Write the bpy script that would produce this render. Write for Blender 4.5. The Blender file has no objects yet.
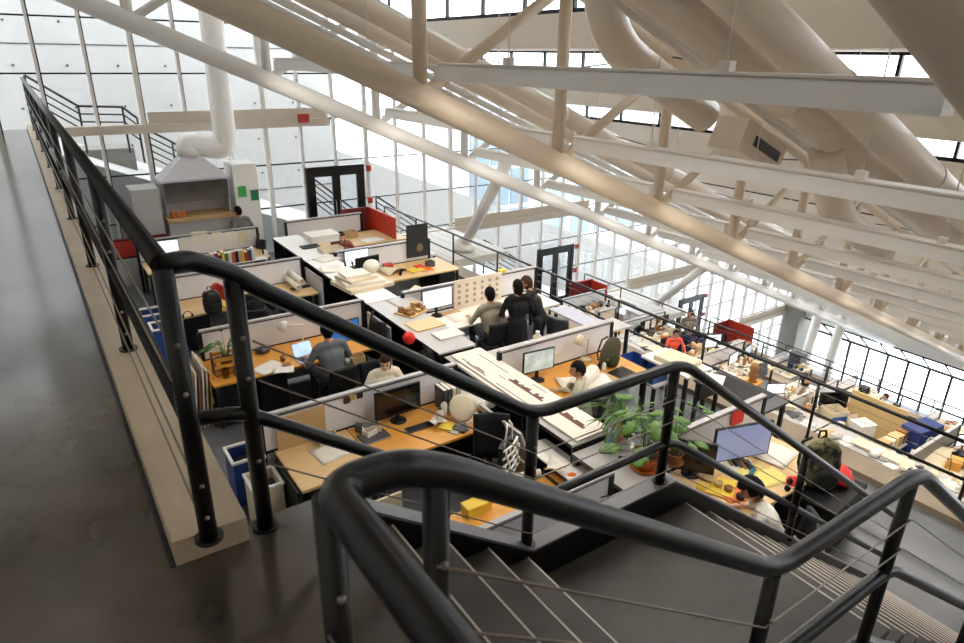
import bpy, bmesh, math, random
from mathutils import Vector as Vec, Matrix as Mat, Euler, Quaternion
random.seed(7)
PI = math.pi
scene = bpy.context.scene
COL = scene.collection

# ------------------------------------------------------------------ camera
F_PX, W_PX, H_PX = 656.0, 964.0, 643.0
YAW, PIT, ROL = math.radians(34.5), math.radians(21.95), math.radians(0.92)
CAM = Vec((0, 0, 1.65))
FW = Vec((math.sin(YAW)*math.cos(PIT), math.cos(YAW)*math.cos(PIT), -math.sin(PIT)))
_r0 = Vec((math.cos(YAW), -math.sin(YAW), 0)); _u0 = _r0.cross(FW)
RT = _r0*math.cos(ROL) + _u0*math.sin(ROL)
UP = -_r0*math.sin(ROL) + _u0*math.cos(ROL)
def at(px, py, x=None, y=None, z=None):
    """the point of a real surface (x, y or z known) that the photograph shows at a pixel"""
    d = FW + RT*((px-482)/F_PX) - UP*((py-321.5)/F_PX)
    if x is not None: t = (x-CAM.x)/d.x
    elif y is not None: t = (y-CAM.y)/d.y
    else: t = (z-CAM.z)/d.z
    return CAM + d*t
cam = bpy.data.cameras.new('camera'); cam.sensor_width = 36; cam.lens = F_PX/W_PX*36
cam.clip_start = .05; cam.clip_end = 400
camo = bpy.data.objects.new('camera', cam); COL.objects.link(camo)
m = Mat(((RT.x, UP.x, -FW.x, CAM.x), (RT.y, UP.y, -FW.y, CAM.y), (RT.z, UP.z, -FW.z, CAM.z), (0, 0, 0, 1)))
camo.matrix_world = m
cam.dof.use_dof = True; cam.dof.focus_distance = 8.5; cam.dof.aperture_fstop = 5.0
scene.camera = camo

# ------------------------------------------------------------------ materials
def lin(c):
    if isinstance(c, str):
        c = [int(c[i:i+2], 16)/255 for i in (0, 2, 4)]
        c = [v/12.92 if v <= .04045 else ((v+.055)/1.055)**2.4 for v in c]
    return (*c[:3], 1)
MATS = {}
def mat(name, c, rough=.5, metal=0, noise=.12, scale=6, bump=0, c2=None, emit=0, stretch=None, spec=.5, sharp=0):
    if name in MATS: return MATS[name]
    m = bpy.data.materials.new(name); m.use_nodes = True
    nt = m.node_tree; N = nt.nodes; L = nt.links
    b = N['Principled BSDF']; c = lin(c)
    b.inputs['Roughness'].default_value = rough; b.inputs['Metallic'].default_value = metal
    b.inputs['Specular IOR Level'].default_value = spec
    tc = N.new('ShaderNodeTexCoord'); mp = N.new('ShaderNodeMapping'); L.new(tc.outputs['Object'], mp.inputs[0])
    if stretch: mp.inputs['Scale'].default_value = stretch
    nz = N.new('ShaderNodeTexNoise'); nz.inputs['Scale'].default_value = scale; nz.inputs['Detail'].default_value = 5
    L.new(mp.outputs[0], nz.inputs['Vector'])
    mix = N.new('ShaderNodeMix'); mix.data_type = 'RGBA'
    d = lin(c2) if c2 else tuple(v*(1-noise) for v in c[:3])+(1,)
    mix.inputs[6].default_value = c; mix.inputs[7].default_value = d
    if sharp:
        mr = N.new('ShaderNodeMapRange'); mr.inputs[1].default_value = .5-sharp; mr.inputs[2].default_value = .5+sharp; L.new(nz.outputs['Fac'], mr.inputs[0]); L.new(mr.outputs[0], mix.inputs[0])
    else: L.new(nz.outputs['Fac'], mix.inputs[0])
    L.new(mix.outputs[2], b.inputs['Base Color'])
    if bump:
        bp = N.new('ShaderNodeBump'); bp.inputs['Strength'].default_value = bump; bp.inputs['Distance'].default_value = .02
        L.new(nz.outputs['Fac'], bp.inputs['Height']); L.new(bp.outputs[0], b.inputs['Normal'])
    if emit:
        L.new(mix.outputs[2], b.inputs['Emission Color']); b.inputs['Emission Strength'].default_value = emit
    MATS[name] = m
    return m
def glass(name, tint=(.96, .98, 1), refl=.06):
    if name in MATS: return MATS[name]
    m = bpy.data.materials.new(name); m.use_nodes = True
    nt = m.node_tree; N = nt.nodes; L = nt.links; N.remove(N['Principled BSDF'])
    tr = N.new('ShaderNodeBsdfTransparent'); tr.inputs[0].default_value = (*tint, 1)
    gl = N.new('ShaderNodeBsdfGlossy'); gl.inputs['Roughness'].default_value = .03
    lw = N.new('ShaderNodeLayerWeight'); lw.inputs[0].default_value = .5
    pw = N.new('ShaderNodeMath'); pw.operation = 'POWER'; L.new(lw.outputs['Facing'], pw.inputs[0]); pw.inputs[1].default_value = 5
    ma = N.new('ShaderNodeMath'); ma.operation = 'MULTIPLY_ADD'; L.new(pw.outputs[0], ma.inputs[0]); ma.inputs[1].default_value = .5; ma.inputs[2].default_value = .03
    mx = N.new('ShaderNodeMixShader'); L.new(ma.outputs[0], mx.inputs[0]); L.new(tr.outputs[0], mx.inputs[1]); L.new(gl.outputs[0], mx.inputs[2])
    L.new(mx.outputs[0], N['Material Output'].inputs[0]); MATS[name] = m
    return m
def lamp_mat(name, c, s):
    m = bpy.data.materials.new(name); m.use_nodes = True
    nt = m.node_tree; N = nt.nodes; N.remove(N['Principled BSDF'])
    e = N.new('ShaderNodeEmission'); e.inputs[0].default_value = (*c, 1); e.inputs[1].default_value = s
    nt.links.new(e.outputs[0], N['Material Output'].inputs[0]); MATS[name] = m
    return m
black = mat('black_steel', '0b0909', .3, 0, .25, 12, spec=.42)
blackmat = mat('black_plastic', '0e0e10', .5, 0, .2, 9, spec=.35)
darkfab = mat('dark_fabric', '101013', .9, 0, .3, 40)
white = mat('white_paint', 'f4f1ec', .45, 0, .05, 3)
truss_m = mat('truss_paint', 'efe7dc', .42, 0, .06, 3)
tan_m = mat('warm_truss_paint', 'e3d2bb', .42, 0, .06, 3)
soffit = mat('soffit_paint', 'f3ebe0', .6, 0, .06, 2)
mull_m = mat('mullion_paint', 'e8e4de', .4, 0, .05, 4)
steelw = mat('cable_steel', '8d8378', .35, .9, .1, 20)
cem = mat('polished_concrete', '5a5047', .15, 0, .5, 1.6, .05, c2='2e2823', spec=1.0, sharp=.22)
cem2 = mat('stair_concrete', '544e47', .45, 0, .4, 3, .05, c2='37332f', sharp=.2)
trayf = mat('tray_floor', '74767a', .3, 0, .25, 2, c2='4f5054')
curbm = mat('curb_concrete', 'd2c0a6', .4, 0, .3, 3, .12, c2='a68d70')
conc = mat('pale_concrete', 'cdc8bf', .7, 0, .12, 1.5, .1)
gconc = mat('grey_concrete', '8b8880', .75, 0, .2, 2, .1)
wood = mat('honey_wood', 'e6a94c', .42, 0, .2, 3, c2='cf8c34', stretch=(.6, 9, 3))
wood2 = mat('pale_wood', 'e4c692', .5, 0, .2, 3, c2='cda771', stretch=(.6, 9, 3))
ply = mat('brown_board', '9a6a3c', .6, 0, .25, 5)
cork = mat('tan_board', 'c9a877', .7, 0, .15, 9)
paper = mat('paper', 'e9e3d8', .7, 0, .06, 5)
cream = mat('cream_card', 'ddd0b4', .7, 0, .1, 5)
greyp = mat('grey_laminate', 'b9b6b4', .45, 0, .08, 3)
panel_m = mat('frosted_panel', 'e4e5e9', .28, 0, .05, 2)
greyd = mat('dark_grey_plastic', '4b4c50', .5, 0, .15, 8)
red = mat('red_paint', 'b8301f', .5, 0, .15, 5)
dred = mat('dark_red', '7c231c', .55, 0, .2, 5)
blue = mat('blue_plastic', '24478c', .45, 0, .15, 6)
navy = mat('navy_plastic', '1b2347', .5, 0, .2, 6)
yellow = mat('yellow_card', 'e9c93f', .6, 0, .15, 6)
pyel = mat('pale_yellow_paper', 'efdc80', .7, 0, .1, 6)
orange = mat('orange_plastic', 'e2691c', .5, 0, .1, 6)
green = mat('green_plastic', '3fae4e', .5, 0, .1, 6)
terra = mat('terracotta', 'c4662c', .65, 0, .2, 6)
leafm = mat('leaf_green', '5f8a2e', .45, 0, .35, 8, c2='2f591b')
soil = mat('soil', '33241a', .9, 0, .3, 20)
olive = mat('olive_canvas', '4b4632', .85, 0, .3, 14)
camom = mat('camouflage_cloth', '6e6c4a', .9, 0, .3, 7, c2='12140e', sharp=.06)
silver = mat('silver_metal', 'b9bcc0', .3, .8, .08, 6)
screen_b = mat('blue_screen', '2f6cb0', .25, 0, .2, 2, emit=.5)
screen_w = mat('white_screen', 'e9eef6', .25, 0, .15, 5, emit=.7)
screen_l = mat('lavender_screen', '8e9ac4', .25, 0, .1, 2, emit=.35)
screen_d = mat('black_screen', '0b0b0d', .12, 0, .2, 2)
pane = glass('window_glass')
acrylic = glass('acrylic', (.72, .70, .70))
tube_w = lamp_mat('fluorescent_lens', (1, .93, .84), 38.0)

# ------------------------------------------------------------------ mesh building
def fillet(pts, rad, n=5):
    pts = [Vec(p) for p in pts]; out = [pts[0]]
    for i in range(1, len(pts)-1):
        p = pts[i]; a = pts[i-1]-p; b = pts[i+1]-p
        r = min(rad, a.length*.45, b.length*.45)
        p0 = p+a.normalized()*r; p2 = p+b.normalized()*r
        for k in range(n+1):
            t = k/n; out.append(p0*(1-t)**2+p*2*t*(1-t)+p2*t*t)
    out.append(pts[-1]); return out
class MB:
    def __init__(s): s.bm = bmesh.new(); s.mi = 0
    def _f(s, vs, smooth=False):
        try: f = s.bm.faces.new(vs)
        except ValueError: return
        f.smooth = smooth; f.material_index = s.mi; return f
    def box(s, c, d, rz=0, rx=0, ry=0, mi=None, taper=None):
        if mi is not None: s.mi = mi
        R = Euler((rx, ry, rz)).to_matrix(); c = Vec(c); vs = []
        for z in (-.5, .5):
            k = taper if (taper and z > 0) else 1
            for x, y in ((-.5, -.5), (.5, -.5), (.5, .5), (-.5, .5)):
                vs.append(s.bm.verts.new(c+R@Vec((x*d[0]*k, y*d[1]*k, z*d[2]))))
        for q in ((3, 2, 1, 0), (4, 5, 6, 7), (0, 1, 5, 4), (1, 2, 6, 5), (2, 3, 7, 6), (3, 0, 4, 7)): s._f([vs[i] for i in q])
        return s
    def bx(s, x0, x1, y0, y1, z0, z1, mi=None):
        return s.box(((x0+x1)/2, (y0+y1)/2, (z0+z1)/2), (x1-x0, y1-y0, z1-z0), mi=mi)
    def tube(s, pts, r, seg=10, mi=None, caps=True):
        if mi is not None: s.mi = mi
        pts = [Vec(p) for p in pts]; n = len(pts)
        rs = r if isinstance(r, (list, tuple)) else [r]*n
        rings = []; t0 = (pts[1]-pts[0]).normalized()
        ref = Vec((0, 0, 1)) if abs(t0.z) < .9 else Vec((1, 0, 0))
        u = t0.cross(ref).normalized()
        for i, p in enumerate(pts):
            t = ((pts[min(i+1, n-1)]-p).normalized()+(p-pts[max(i-1, 0)]).normalized()).normalized()
            u = (u-t*u.dot(t)).normalized(); v = t.cross(u)
            rings.append([s.bm.verts.new(p+(u*math.cos(2*PI*k/seg)+v*math.sin(2*PI*k/seg))*rs[i]) for k in range(seg)])
        for a, b in zip(rings, rings[1:]):
            for k in range(seg): s._f([a[k], a[(k+1) % seg], b[(k+1) % seg], b[k]], True)
        if caps: s._f(rings[0][::-1]); s._f(rings[-1])
        return s
    def cyl(s, p0, p1, r, r1=None, seg=12, mi=None): return s.tube([p0, p1], [r, r if r1 is None else r1], seg, mi)
    def ell(s, c, r, seg=14, rings=9, rot=None, mi=None, keep=None, disp=None):
        if mi is not None: s.mi = mi
        c = Vec(c); r = (r, r, r) if not isinstance(r, (tuple, list)) else r; R = rot or Mat.Identity(3); rows = []
        for i in range(rings+1):
            th = PI*i/rings; row = []
            for k in range(seg if 0 < i < rings else 1):
                ph = 2*PI*k/seg; q = Vec((math.sin(th)*math.cos(ph), math.sin(th)*math.sin(ph), math.cos(th)))
                w = Vec((q.x*r[0], q.y*r[1], q.z*r[2]))
                if disp: w = disp(q, w)
                row.append((s.bm.verts.new(c+R@w), q))
            rows.append(row)
        for i in range(rings):
            a, b = rows[i], rows[i+1]
            for k in range(seg):
                k2 = (k+1) % seg
                if len(a) == 1: q = [a[0], b[k], b[k2]]
                elif len(b) == 1: q = [a[k], b[0], a[k2]]
                else: q = [a[k], b[k], b[k2], a[k2]]
                if keep and not keep(sum((v[1] for v in q), Vec())/len(q)): continue
                s._f([v[0] for v in q], True)
        return s
    def lathe(s, prof, c=(0, 0, 0), seg=16, mi=None, smooth=True):
        if mi is not None: s.mi = mi
        c = Vec(c); rows = [[s.bm.verts.new(c+Vec((r*math.cos(2*PI*k/seg), r*math.sin(2*PI*k/seg), z))) for k in range(seg)] for r, z in prof]
        for a, b in zip(rows, rows[1:]):
            for k in range(seg): s._f([a[k], a[(k+1) % seg], b[(k+1) % seg], b[k]], smooth)
        s._f(rows[0][::-1]); s._f(rows[-1]); return s
    def prism(s, pts, ext, mi=None):
        if mi is not None: s.mi = mi
        a = [s.bm.verts.new(Vec(p)) for p in pts]; b = [s.bm.verts.new(Vec(p)+Vec(ext)) for p in pts]; n = len(a)
        s._f(a[::-1]); s._f(b)
        for i in range(n): s._f([a[i], a[(i+1) % n], b[(i+1) % n], b[i]])
        return s
    def sheet(s, fn, nu, nv, th=.004, mi=None):
        """a thin curved sheet with two faces and closed edges"""
        if mi is not None: s.mi = mi
        P = [[Vec(fn(i/nu, j/nv)) for j in range(nv+1)] for i in range(nu+1)]; A = []; B = []
        for i in range(nu+1):
            ra = []; rb = []
            for j in range(nv+1):
                du = P[min(i+1, nu)][j]-P[max(i-1, 0)][j]; dv = P[i][min(j+1, nv)]-P[i][max(j-1, 0)]
                n = du.cross(dv); n = n.normalized() if n.length > 1e-9 else Vec((0, 0, 1))
                ra.append(s.bm.verts.new(P[i][j]+n*th/2)); rb.append(s.bm.verts.new(P[i][j]-n*th/2))
            A.append(ra); B.append(rb)
        for i in range(nu):
            for j in range(nv):
                s._f([A[i][j], A[i+1][j], A[i+1][j+1], A[i][j+1]], True); s._f([B[i][j], B[i][j+1], B[i+1][j+1], B[i+1][j]], True)
        for i in range(nu):
            s._f([A[i][0], B[i][0], B[i+1][0], A[i+1][0]]); s._f([A[i][nv], A[i+1][nv], B[i+1][nv], B[i][nv]])
        for j in range(nv):
            s._f([A[0][j], A[0][j+1], B[0][j+1], B[0][j]]); s._f([A[nu][j], B[nu][j], B[nu][j+1], A[nu][j+1]])
        return s
    def mesh(s, name, mats):
        bmesh.ops.recalc_face_normals(s.bm, faces=s.bm.faces)
        me = bpy.data.meshes.new(name); s.bm.to_mesh(me); s.bm.free()
        for q in (mats if isinstance(mats, (list, tuple)) else [mats]): me.materials.append(q)
        return me
    def build(s, name, mats, parent=None, loc=None, label=None):
        o = bpy.data.objects.new(name, s.mesh(name, mats)); COL.objects.link(o)
        if parent: o.parent = parent
        if loc is not None: o.location = loc
        if label: o['label'] = label
        return o
def tag(o, label, cat, group=None):
    o['label'] = label; o['category'] = cat
    if group: o['group'] = group
    return o
def struct(name, mb, mats, parent=None):
    o = mb.build(name, mats, parent)
    if not parent: o['kind'] = 'structure'
    return o
def thing(name, label, cat, loc=(0, 0, 0), rz=0, group=None):
    o = bpy.data.objects.new(name, None); COL.objects.link(o); o.location = loc; o.rotation_euler = (0, 0, rz)
    o.empty_display_size = .1
    return tag(o, label, cat, group)
def dup(root, loc, rz=None, label=None, group=None, scale=None):
    r = root.copy(); COL.objects.link(r); r.location = loc
    if rz is not None: r.rotation_euler = (0, 0, rz)
    if scale: r.scale = (scale,)*3
    if label: r['label'] = label
    if group: r['group'] = group
    for ch in list(root.children):
        c = ch.copy(); COL.objects.link(c); c.parent = r
        for g in ch.children:
            d = g.copy(); COL.objects.link(d); d.parent = c
    return r
# ------------------------------------------------------------------ levels of the hall
DROP, RUN, X0, YE = 3.6, 8.55, .2, 18.3          # storey drop, depth of a tray, edge of the upper walkway, glazed end wall
def fz(k): return -DROP*k
def ex(k): return X0+RUN*k
YN, XL, XF = -6.0, -4.2, 34.4                     # added near wall, left wall, far glazing
def chz(x): return 2.85-.42*x                     # lower chord of a truss
def rz_b(x): return 5.85-.42*x                    # sill of a roof window
# floors
struct('floor', MB().bx(XL, .14, YN, YE, -.35, 0).bx(.14, .46, YN, .8, -.35, 0).bx(.14, .70, .8, 2.16, -.35, 0), cem)
struct('floor', MB().bx(.46, ex(1)+.25, YN, YE, -3.95, fz(1)), trayf)
struct('floor', MB().bx(ex(1)+.25, ex(2)+.25, YN, YE, fz(2)-.35, fz(2)), trayf)
struct('floor', MB().bx(ex(2)+.25, ex(3)+.25, YN, YE, fz(3)-.35, fz(3)), trayf)
struct('floor', MB().bx(ex(3)+.25, XF, YN, YE, fz(4)-.35, fz(4)), trayf)
# curb under the walkway railing, with the joint beside it
cb = MB(); cb.bx(.15, .40, 2.06, YE-.05, -.32, .10); o = struct('trim_1', cb, curbm)
struct('trim_2', MB().bx(.132, .15, 2.06, YE-.05, -.01, .004), blackmat)
for k in (1, 2, 3):
    struct('trim_%d' % (k+2), MB().bx(ex(k)-.22, ex(k)+.24, YN, YE-.05, fz(k)-.3, fz(k)+.09), mat('edge_concrete', '9c8b74', .6, 0, .25, 3, .1, c2='746653'))
    struct('wall_riser_%s' % 'abc'[k-1] if 0 else 'wall_tray', MB().bx(ex(k)+.1, ex(k)+.25, YN, YE, fz(k+1), fz(k)-.3), gconc)
struct('wall_under_walkway', MB().bx(.14, .36, YN, YE-.05, fz(1), -.35), gconc)
struct('wall_left', MB().bx(XL-.2, XL, YN-.2, YE, -.35, 9), white)
struct('wall_near_added', MB().prism([(XL, YN, -15), (XF, YN, -15), (XF, YN, -8.2), (XL, YN, 8)], (0, -.2, 0)), mat('warm_wall', 'eadac4', .6))  # unseen, added to shut out sky light from behind; the hall runs on
# stepped roof: horizontal slabs joined by upright window bands
steps = [8.25+2.83*(k-1) for k in range(-3, 10)]
for k, X in enumerate(steps):
    zb = rz_b(X); x1 = X+2.83+.12
    if x1 > XF: x1 = XF-.05
    struct('ceiling', MB().bx(X, x1, YN-.2, YE, zb-.57, zb), soffit)
struct('ceiling', MB().bx(XL-.2, steps[0]+.12, YN-.2, YE, rz_b(steps[0])+.62, rz_b(steps[0])+1.1), soffit)
wn = 0
for k, X in enumerate(steps):
    wn += 1; zb = rz_b(X)
    fr = MB(); fr.bx(X+.02, X+.10, YN, YE, zb, zb+.07).bx(X+.02, X+.10, YN, YE, zb+.57, zb+.62)
    y = YN
    while y < YE:
        fr.bx(X+.02, X+.09, y, y+.055, zb, zb+.62); y += 1.4
    w = struct('window_%d' % wn, MB().bx(X+.05, X+.062, YN, YE, zb+.05, zb+.6), pane); fr.build('frame', black, w)
# glazed end wall, one window field per level
MX = [.58+.967*i for i in range(-5, 36)]
edges = [XL, ex(0)+.12, ex(1), ex(2), ex(3), XF]
for k in range(5):
    xa, xb = edges[k], edges[k+1]; zf = fz(k)
    def top(x): return 6.6-.42*x
    wn += 1
    w = struct('window_%d' % wn, MB().prism([(xa, YE+.03, zf), (xb, YE+.03, zf), (xb, YE+.03, top(xb)), (xa, YE+.03, top(xa))], (0, .012, 0)), pane)
    mu = MB(); hb = MB()
    for i, x in enumerate(MX):
        if xa-.01 <= x < xb:
            wd = .10 if i % 3 == 1 else .062
            mu.bx(x-wd/2, x+wd/2, YE-.10, YE+.028, zf, top(x)); hb.bx(x+wd/2, x+wd/2+.03, YE-.03, YE+.028, zf, top(x))  # thin black strip along one side of each mullion, meshed with the bars
    j = -15
    while True:
        z = 1.17*j; j += 1
        if z > top(xa): break
        if z < zf+.2: continue
        xe = min(xb, (6.6-z)/.42)
        hb.bx(xa, xe, YE-.02, YE+.029, z-.018, z+.018)
    mu.build('mullion', mull_m, w); hb.build('glazing_bar_and_strip', black, w)
beamm = mat('beam_paint', 'cfc3b2', .5, 0, .06, 3)
for k in range(4):
    xa = ex(k)+.4 if k else .42; xb = ex(k+1)-1.6 if k == 0 else ex(k+1)+.0; z = fz(k)
    b = MB(); b.bx(xa, xb, YE-.30, YE-.101, z-.17, z+.03); b.bx(xa+2.2, xb, YE-.16, YE-.101, z+.03, z+.30)
    struct('trim_%d' % (k+6), b, beamm)
# exit doors
for k in (1, 2, 3):
    x0 = (6.40, 14.92, 23.4)[k-1]; z = fz(k)+.0; hgt = 2.3
    d = MB(); d.bx(x0, x0+1.75, YE-.2, YE-.101, z+hgt-.14, z+hgt)
    for xx in (x0, x0+1.63): d.bx(xx, xx+.12, YE-.2, YE-.101, z, z+hgt-.14)
    dr = struct('door_%d' % k, d, black)
    for i in (0, 1):
        a = x0+.12+i*.755; lf = MB()
        lf.bx(a, a+.12, YE-.18, YE-.12, z, z+hgt-.14).bx(a+.635, a+.755, YE-.18, YE-.12, z, z+hgt-.14)
        lf.bx(a+.12, a+.635, YE-.18, YE-.12, z, z+.25).bx(a+.12, a+.635, YE-.18, YE-.12, z+hgt-.28, z+hgt-.14)
        l = lf.build('door_leaf', black, dr)
        MB().bx(a+.12, a+.635, YE-.155, YE-.145, z+.25, z+hgt-.28).build('glass', pane, l)
        xh = a+.69 if i == 0 else a+.06
        MB().tube([(xh, YE-.19, z+.9), (xh, YE-.24, z+.92), (xh, YE-.24, z+1.3), (xh, YE-.19, z+1.32)], .014, 6).build('pull_handle', silver, l)
    for q, (dx, dz, lab) in enumerate(((-.0 if k == 1 else 1.9, 3.65 if k == 1 else 3.4, 'red exit sign hanging from the white beam above the %s glass door'), (1.92, 2.15, 'red fire alarm strobe on the mullion beside the %s glass door'), (1.92, 1.2, 'red fire alarm pull box low on the mullion beside the %s glass door'))):
        tag(MB().box((0, 0, 0), (.30, .06, .22) if q == 0 else (.14, .07, .17)).build('exit_sign' if q == 0 else 'fire_alarm', red, loc=(x0+dx, YE-.335 if q == 0 else YE-.14, z+dz+.0)), lab % ('uppermost', 'middle', 'lowest')[k-1], 'sign' if q == 0 else 'alarm')
# far eave: upright glazing with a sloped glass shoulder
wn += 1
w = struct('window_%d' % wn, MB().bx(XF, XF+.012, YN, YE, fz(4), -12.1).prism([(XF, YN, -12.1), (XF-1.5, YN, -11.0), (XF-1.5, YE, -11.0), (XF, YE, -12.1)], (.01, 0, .012)), pane)
fr = MB(); y = YE-.05
while y > YN:
    fr.bx(XF-.09, XF-.002, y-.05, y+.05, fz(4), -12.1); fr.tube([(XF-.06, y, -12.1), (XF-1.5, y, -11.05)], .05, 4); y -= .975
for z in (-12.1,): fr.bx(XF-.09, XF-.002, YN, YE, z-.05, z+.05)
fr.bx(XF-1.56, XF-1.46, YN, YE, -11.1, -11.0); fr.build('frame', black, w)
struct('wall_far', MB().bx(XF-1.6, XF-1.45, YN, YE, -11.0, -8.0), white)
struct('wall_corner_pier', MB().bx(32.3, 34.2, YE-1.1, YE-.15, fz(4), -10.4), gconc)
# the slope outside, its retaining wall and a building across the yard
struct('floor', MB().prism([(XL-8, YE+.2, -.5), (.4, YE+.2, -.5), (33.6, YE+.2, -14.45), (XF+40, YE+.2, -14.45), (XF+40, YE+.2, -16), (XL-8, YE+.2, -16)], (0, 60, 0)), mat('yard_concrete', 'c2bfba', .7, 0, .2, 1))
ow = MB(); ow.prism([(XL-8, 23.4, -4), (9.5, 23.4, -7.5), (9.5, 23.4, 9), (XL-8, 23.4, 9)], (0, .4, 0)); ow.prism([(9.5, 23.4, -8), (30, 23.4, -15), (30, 23.4, -9.6), (9.5, 23.4, -1.6)], (0, .4, 0))
outw = mat('board_formed_concrete', 'bdbab5', .7, 0, .2, .9, .1, stretch=(1, 1, .3))
wo = struct('wall_outside', ow, outw)
th = MB()
for i in range(16):
    for j in range(8):
        x = XL-6+i*1.3; z = -2.2+j*1.15
        if x < 9: th.cyl((x, 23.37, z), (x, 23.41, z), .035, seg=8)
for j in range(4): th.bx(XL-8, 9.5, 23.385, 23.41, -2.8+j*2.3, -2.77+j*2.3)
th.build('tie_hole', greyd, wo)
bl = MB(); bl.bx(38, 70, 46, 60, -16, 0.5); b = bl.build('neighbour_building', mat('pale_cladding', 'cfd4d8', .5, 0, .1, 2))
tag(b, 'pale building with blue windows seen through the glass wall across the yard', 'building')
bw = MB()
for i in range(10):
    for j in range(5): bw.bx(38.6+i*3.1, 40.9+i*3.1, 45.9, 46.02, -14+j*2.9, -12.1+j*2.9)
bw.build('window', mat('blue_glass', '93a6b2', .2, 0, .3, .6), b)
tw = MB(); tw.bx(17.5, 21.5, 27, 31, -14, -1.2); b = tw.build('glazed_tower', mat('pale_cladding', 'cfd4d8'))
tag(b, 'narrow blue glass stair tower outside beyond the second exit door', 'building')
bw = MB()
for i in range(3):
    for j in range(5): bw.bx(17.7+i*1.25, 18.8+i*1.25, 26.93, 27.02, -11.5+j*2.05, -9.7+j*2.05)
bw.build('window', MATS['blue_glass'], b)
tag(MB().bx(1.05, 2.45, 20.2, 21.3, -3.9, -.75).build('stair_block', gconc), 'grey concrete block of the outside stair behind the far end of the walkway railing', 'concrete block')
tag(MB().bx(1.22, 1.55, 20.15, 20.19, -1.45, -.98).build('notice', paper), 'white notice sheet fixed to the grey concrete block outside', 'notice')

# ------------------------------------------------------------------ trusses, ducts, lights under the roof
NX = [1.78-2.12*2+2.12*i for i in range(17)]
for i, (Y, lab) in enumerate(((1.04, 'pale tubular roof truss nearest the camera, crossing the top right corner'), (7.0, 'big tan tubular roof truss crossing the middle of the photo'), (12.65, 'white tubular roof truss behind the big tan one'))):
    mt = tan_m if i < 2 else white
    t = thing('roof_truss', lab, 'truss', (0, Y, 0))
    xs, xe = -4.1, 32.6
    MB().tube([(xs, 0, chz(xs)), (xe, 0, chz(xe))], .155, 20).build('lower_chord', mt, t)
    MB().tube([(xs, 0, chz(xs)+2.25), (xe, 0, chz(xe)+2.25)], .12, 12).build('upper_chord', mt, t)
    for j, x in enumerate(NX):
        if not xs < x < xe: continue
        MB().cyl((x, 0, chz(x)), (x, 0, chz(x)+2.25), .085, seg=12).build('upright', mt, t)
        if x+2.12 < xe: MB().cyl((x+.08, 0, chz(x)+.05), (x+2.12, 0, chz(x+2.12)+2.2), .07, seg=10).build('diagonal', mt, t)
# hanging linear light fixtures
bays = ((1.60, 6.78, 'near bay'), (7.25, 12.4, 'middle bay'))
ordn = ['first', 'second', 'third', 'fourth', 'fifth', 'sixth', 'seventh', 'eighth', 'ninth', 'tenth', 'eleventh', 'twelfth']
for bi, (ya, yb, bn) in enumerate(bays):
    for k in range(12):
        x = 4.03+2.13*k; z = chz(x)+.33
        t = thing('linear_light', '%s long white hanging light down the slope of the roof in the %s' % (ordn[k], bn), 'light fixture', (x, ya, z))
        Ln = yb-ya
        MB().bx(-.075, .075, 0, Ln, -.05, .065).bx(-.075, -.063, 0, Ln, -.09, -.05).bx(.063, .075, 0, Ln, -.09, -.05).bx(-.063, .063, 0, .012, -.09, -.05).bx(-.063, .063, Ln-.012, Ln, -.09, -.05).build('housing', white, t)
        MB().bx(-.09, .09, -.01, Ln+.01, .079, .097).bx(-.05, .05, .02, Ln-.02, .065, .079).build('cap', truss_m, t)
        MB().bx(-.05, .05, .55, Ln-.55, -.062, -.0505).build('lens', tube_w, t)
        for f in (.27, .75):
            MB().bx(-.035, .035, Ln*f-.045, Ln*f+.045, .097, .165).build('clamp', truss_m, t)
            kk = max(q for q in range(len(steps)) if steps[q] <= x); MB().cyl((0, Ln*f, .165), (0, Ln*f, rz_b(steps[kk])-.57-z), .007, seg=6).build('rod', truss_m, t)
# spiral ducts running down the slope
ductm = mat('duct_paint', 'eadccb', .33, 0, .07, 3)
def duct_line(px, py, Y): 
    p = at(px, py, y=Y); return p.z+.42*p.x
def duct(label, Y, h, xa, xb, r, bend=None):
    pts = [(xa, Y, h-.42*xa), (xb, Y, h-.42*xb)]
    if bend: pts += bend
    t = thing('air_duct', label, 'duct')
    MB().tube(fillet(pts, .9, 8), r, 24).build('duct_run', ductm, t)
    n = int((xb-xa)/3)
    for i in range(1, n):
        x = xa+3*i; a = Vec((x-.04, Y, h-.42*(x-.04))); b = Vec((x+.04, Y, h-.42*(x+.04)))
        MB().tube([a, b], r+.012, 24).build('seam_collar', ductm, t)
    return t
duct('round tan duct nearest the camera, sloping across the upper right', 4.4, duct_line(861, 113, 4.4), -4, 31, .235)
YD1 = 5.02; h1 = duct_line(757, 72, YD1)
dd = duct('round tan duct beside the nearest one, with a branch dropping beside the second hanging light', YD1, h1, -4, 31, .25)
pa_, pb_, pc_ = at(826, 150, y=YD1), at(834, 215, y=YD1), at(880, 246, y=YD1)
MB().tube(fillet([pa_, pb_, pc_], .5, 8), .23, 20).build('branch', ductm, dd)
YD4 = 5.95; p1_, p2_ = at(598, 34, y=YD4), at(705, 116, y=YD4)
t = thing('air_duct', 'bent round duct coming straight down from the roof above the first hanging light', 'duct')
MB().tube(fillet([(p1_.x-.0, YD4, p1_.z+1.75), p1_, p2_], .7, 8), .22, 22).build('duct_run', ductm, t)
duct('long round duct behind the big tan truss', 9.3, duct_line(400, 29, 9.3), -4, 31, .165)
duct('slimmer round duct just under the long one behind the big tan truss', 9.0, duct_line(400, 47, 9.0), -4, 31, .10)
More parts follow.
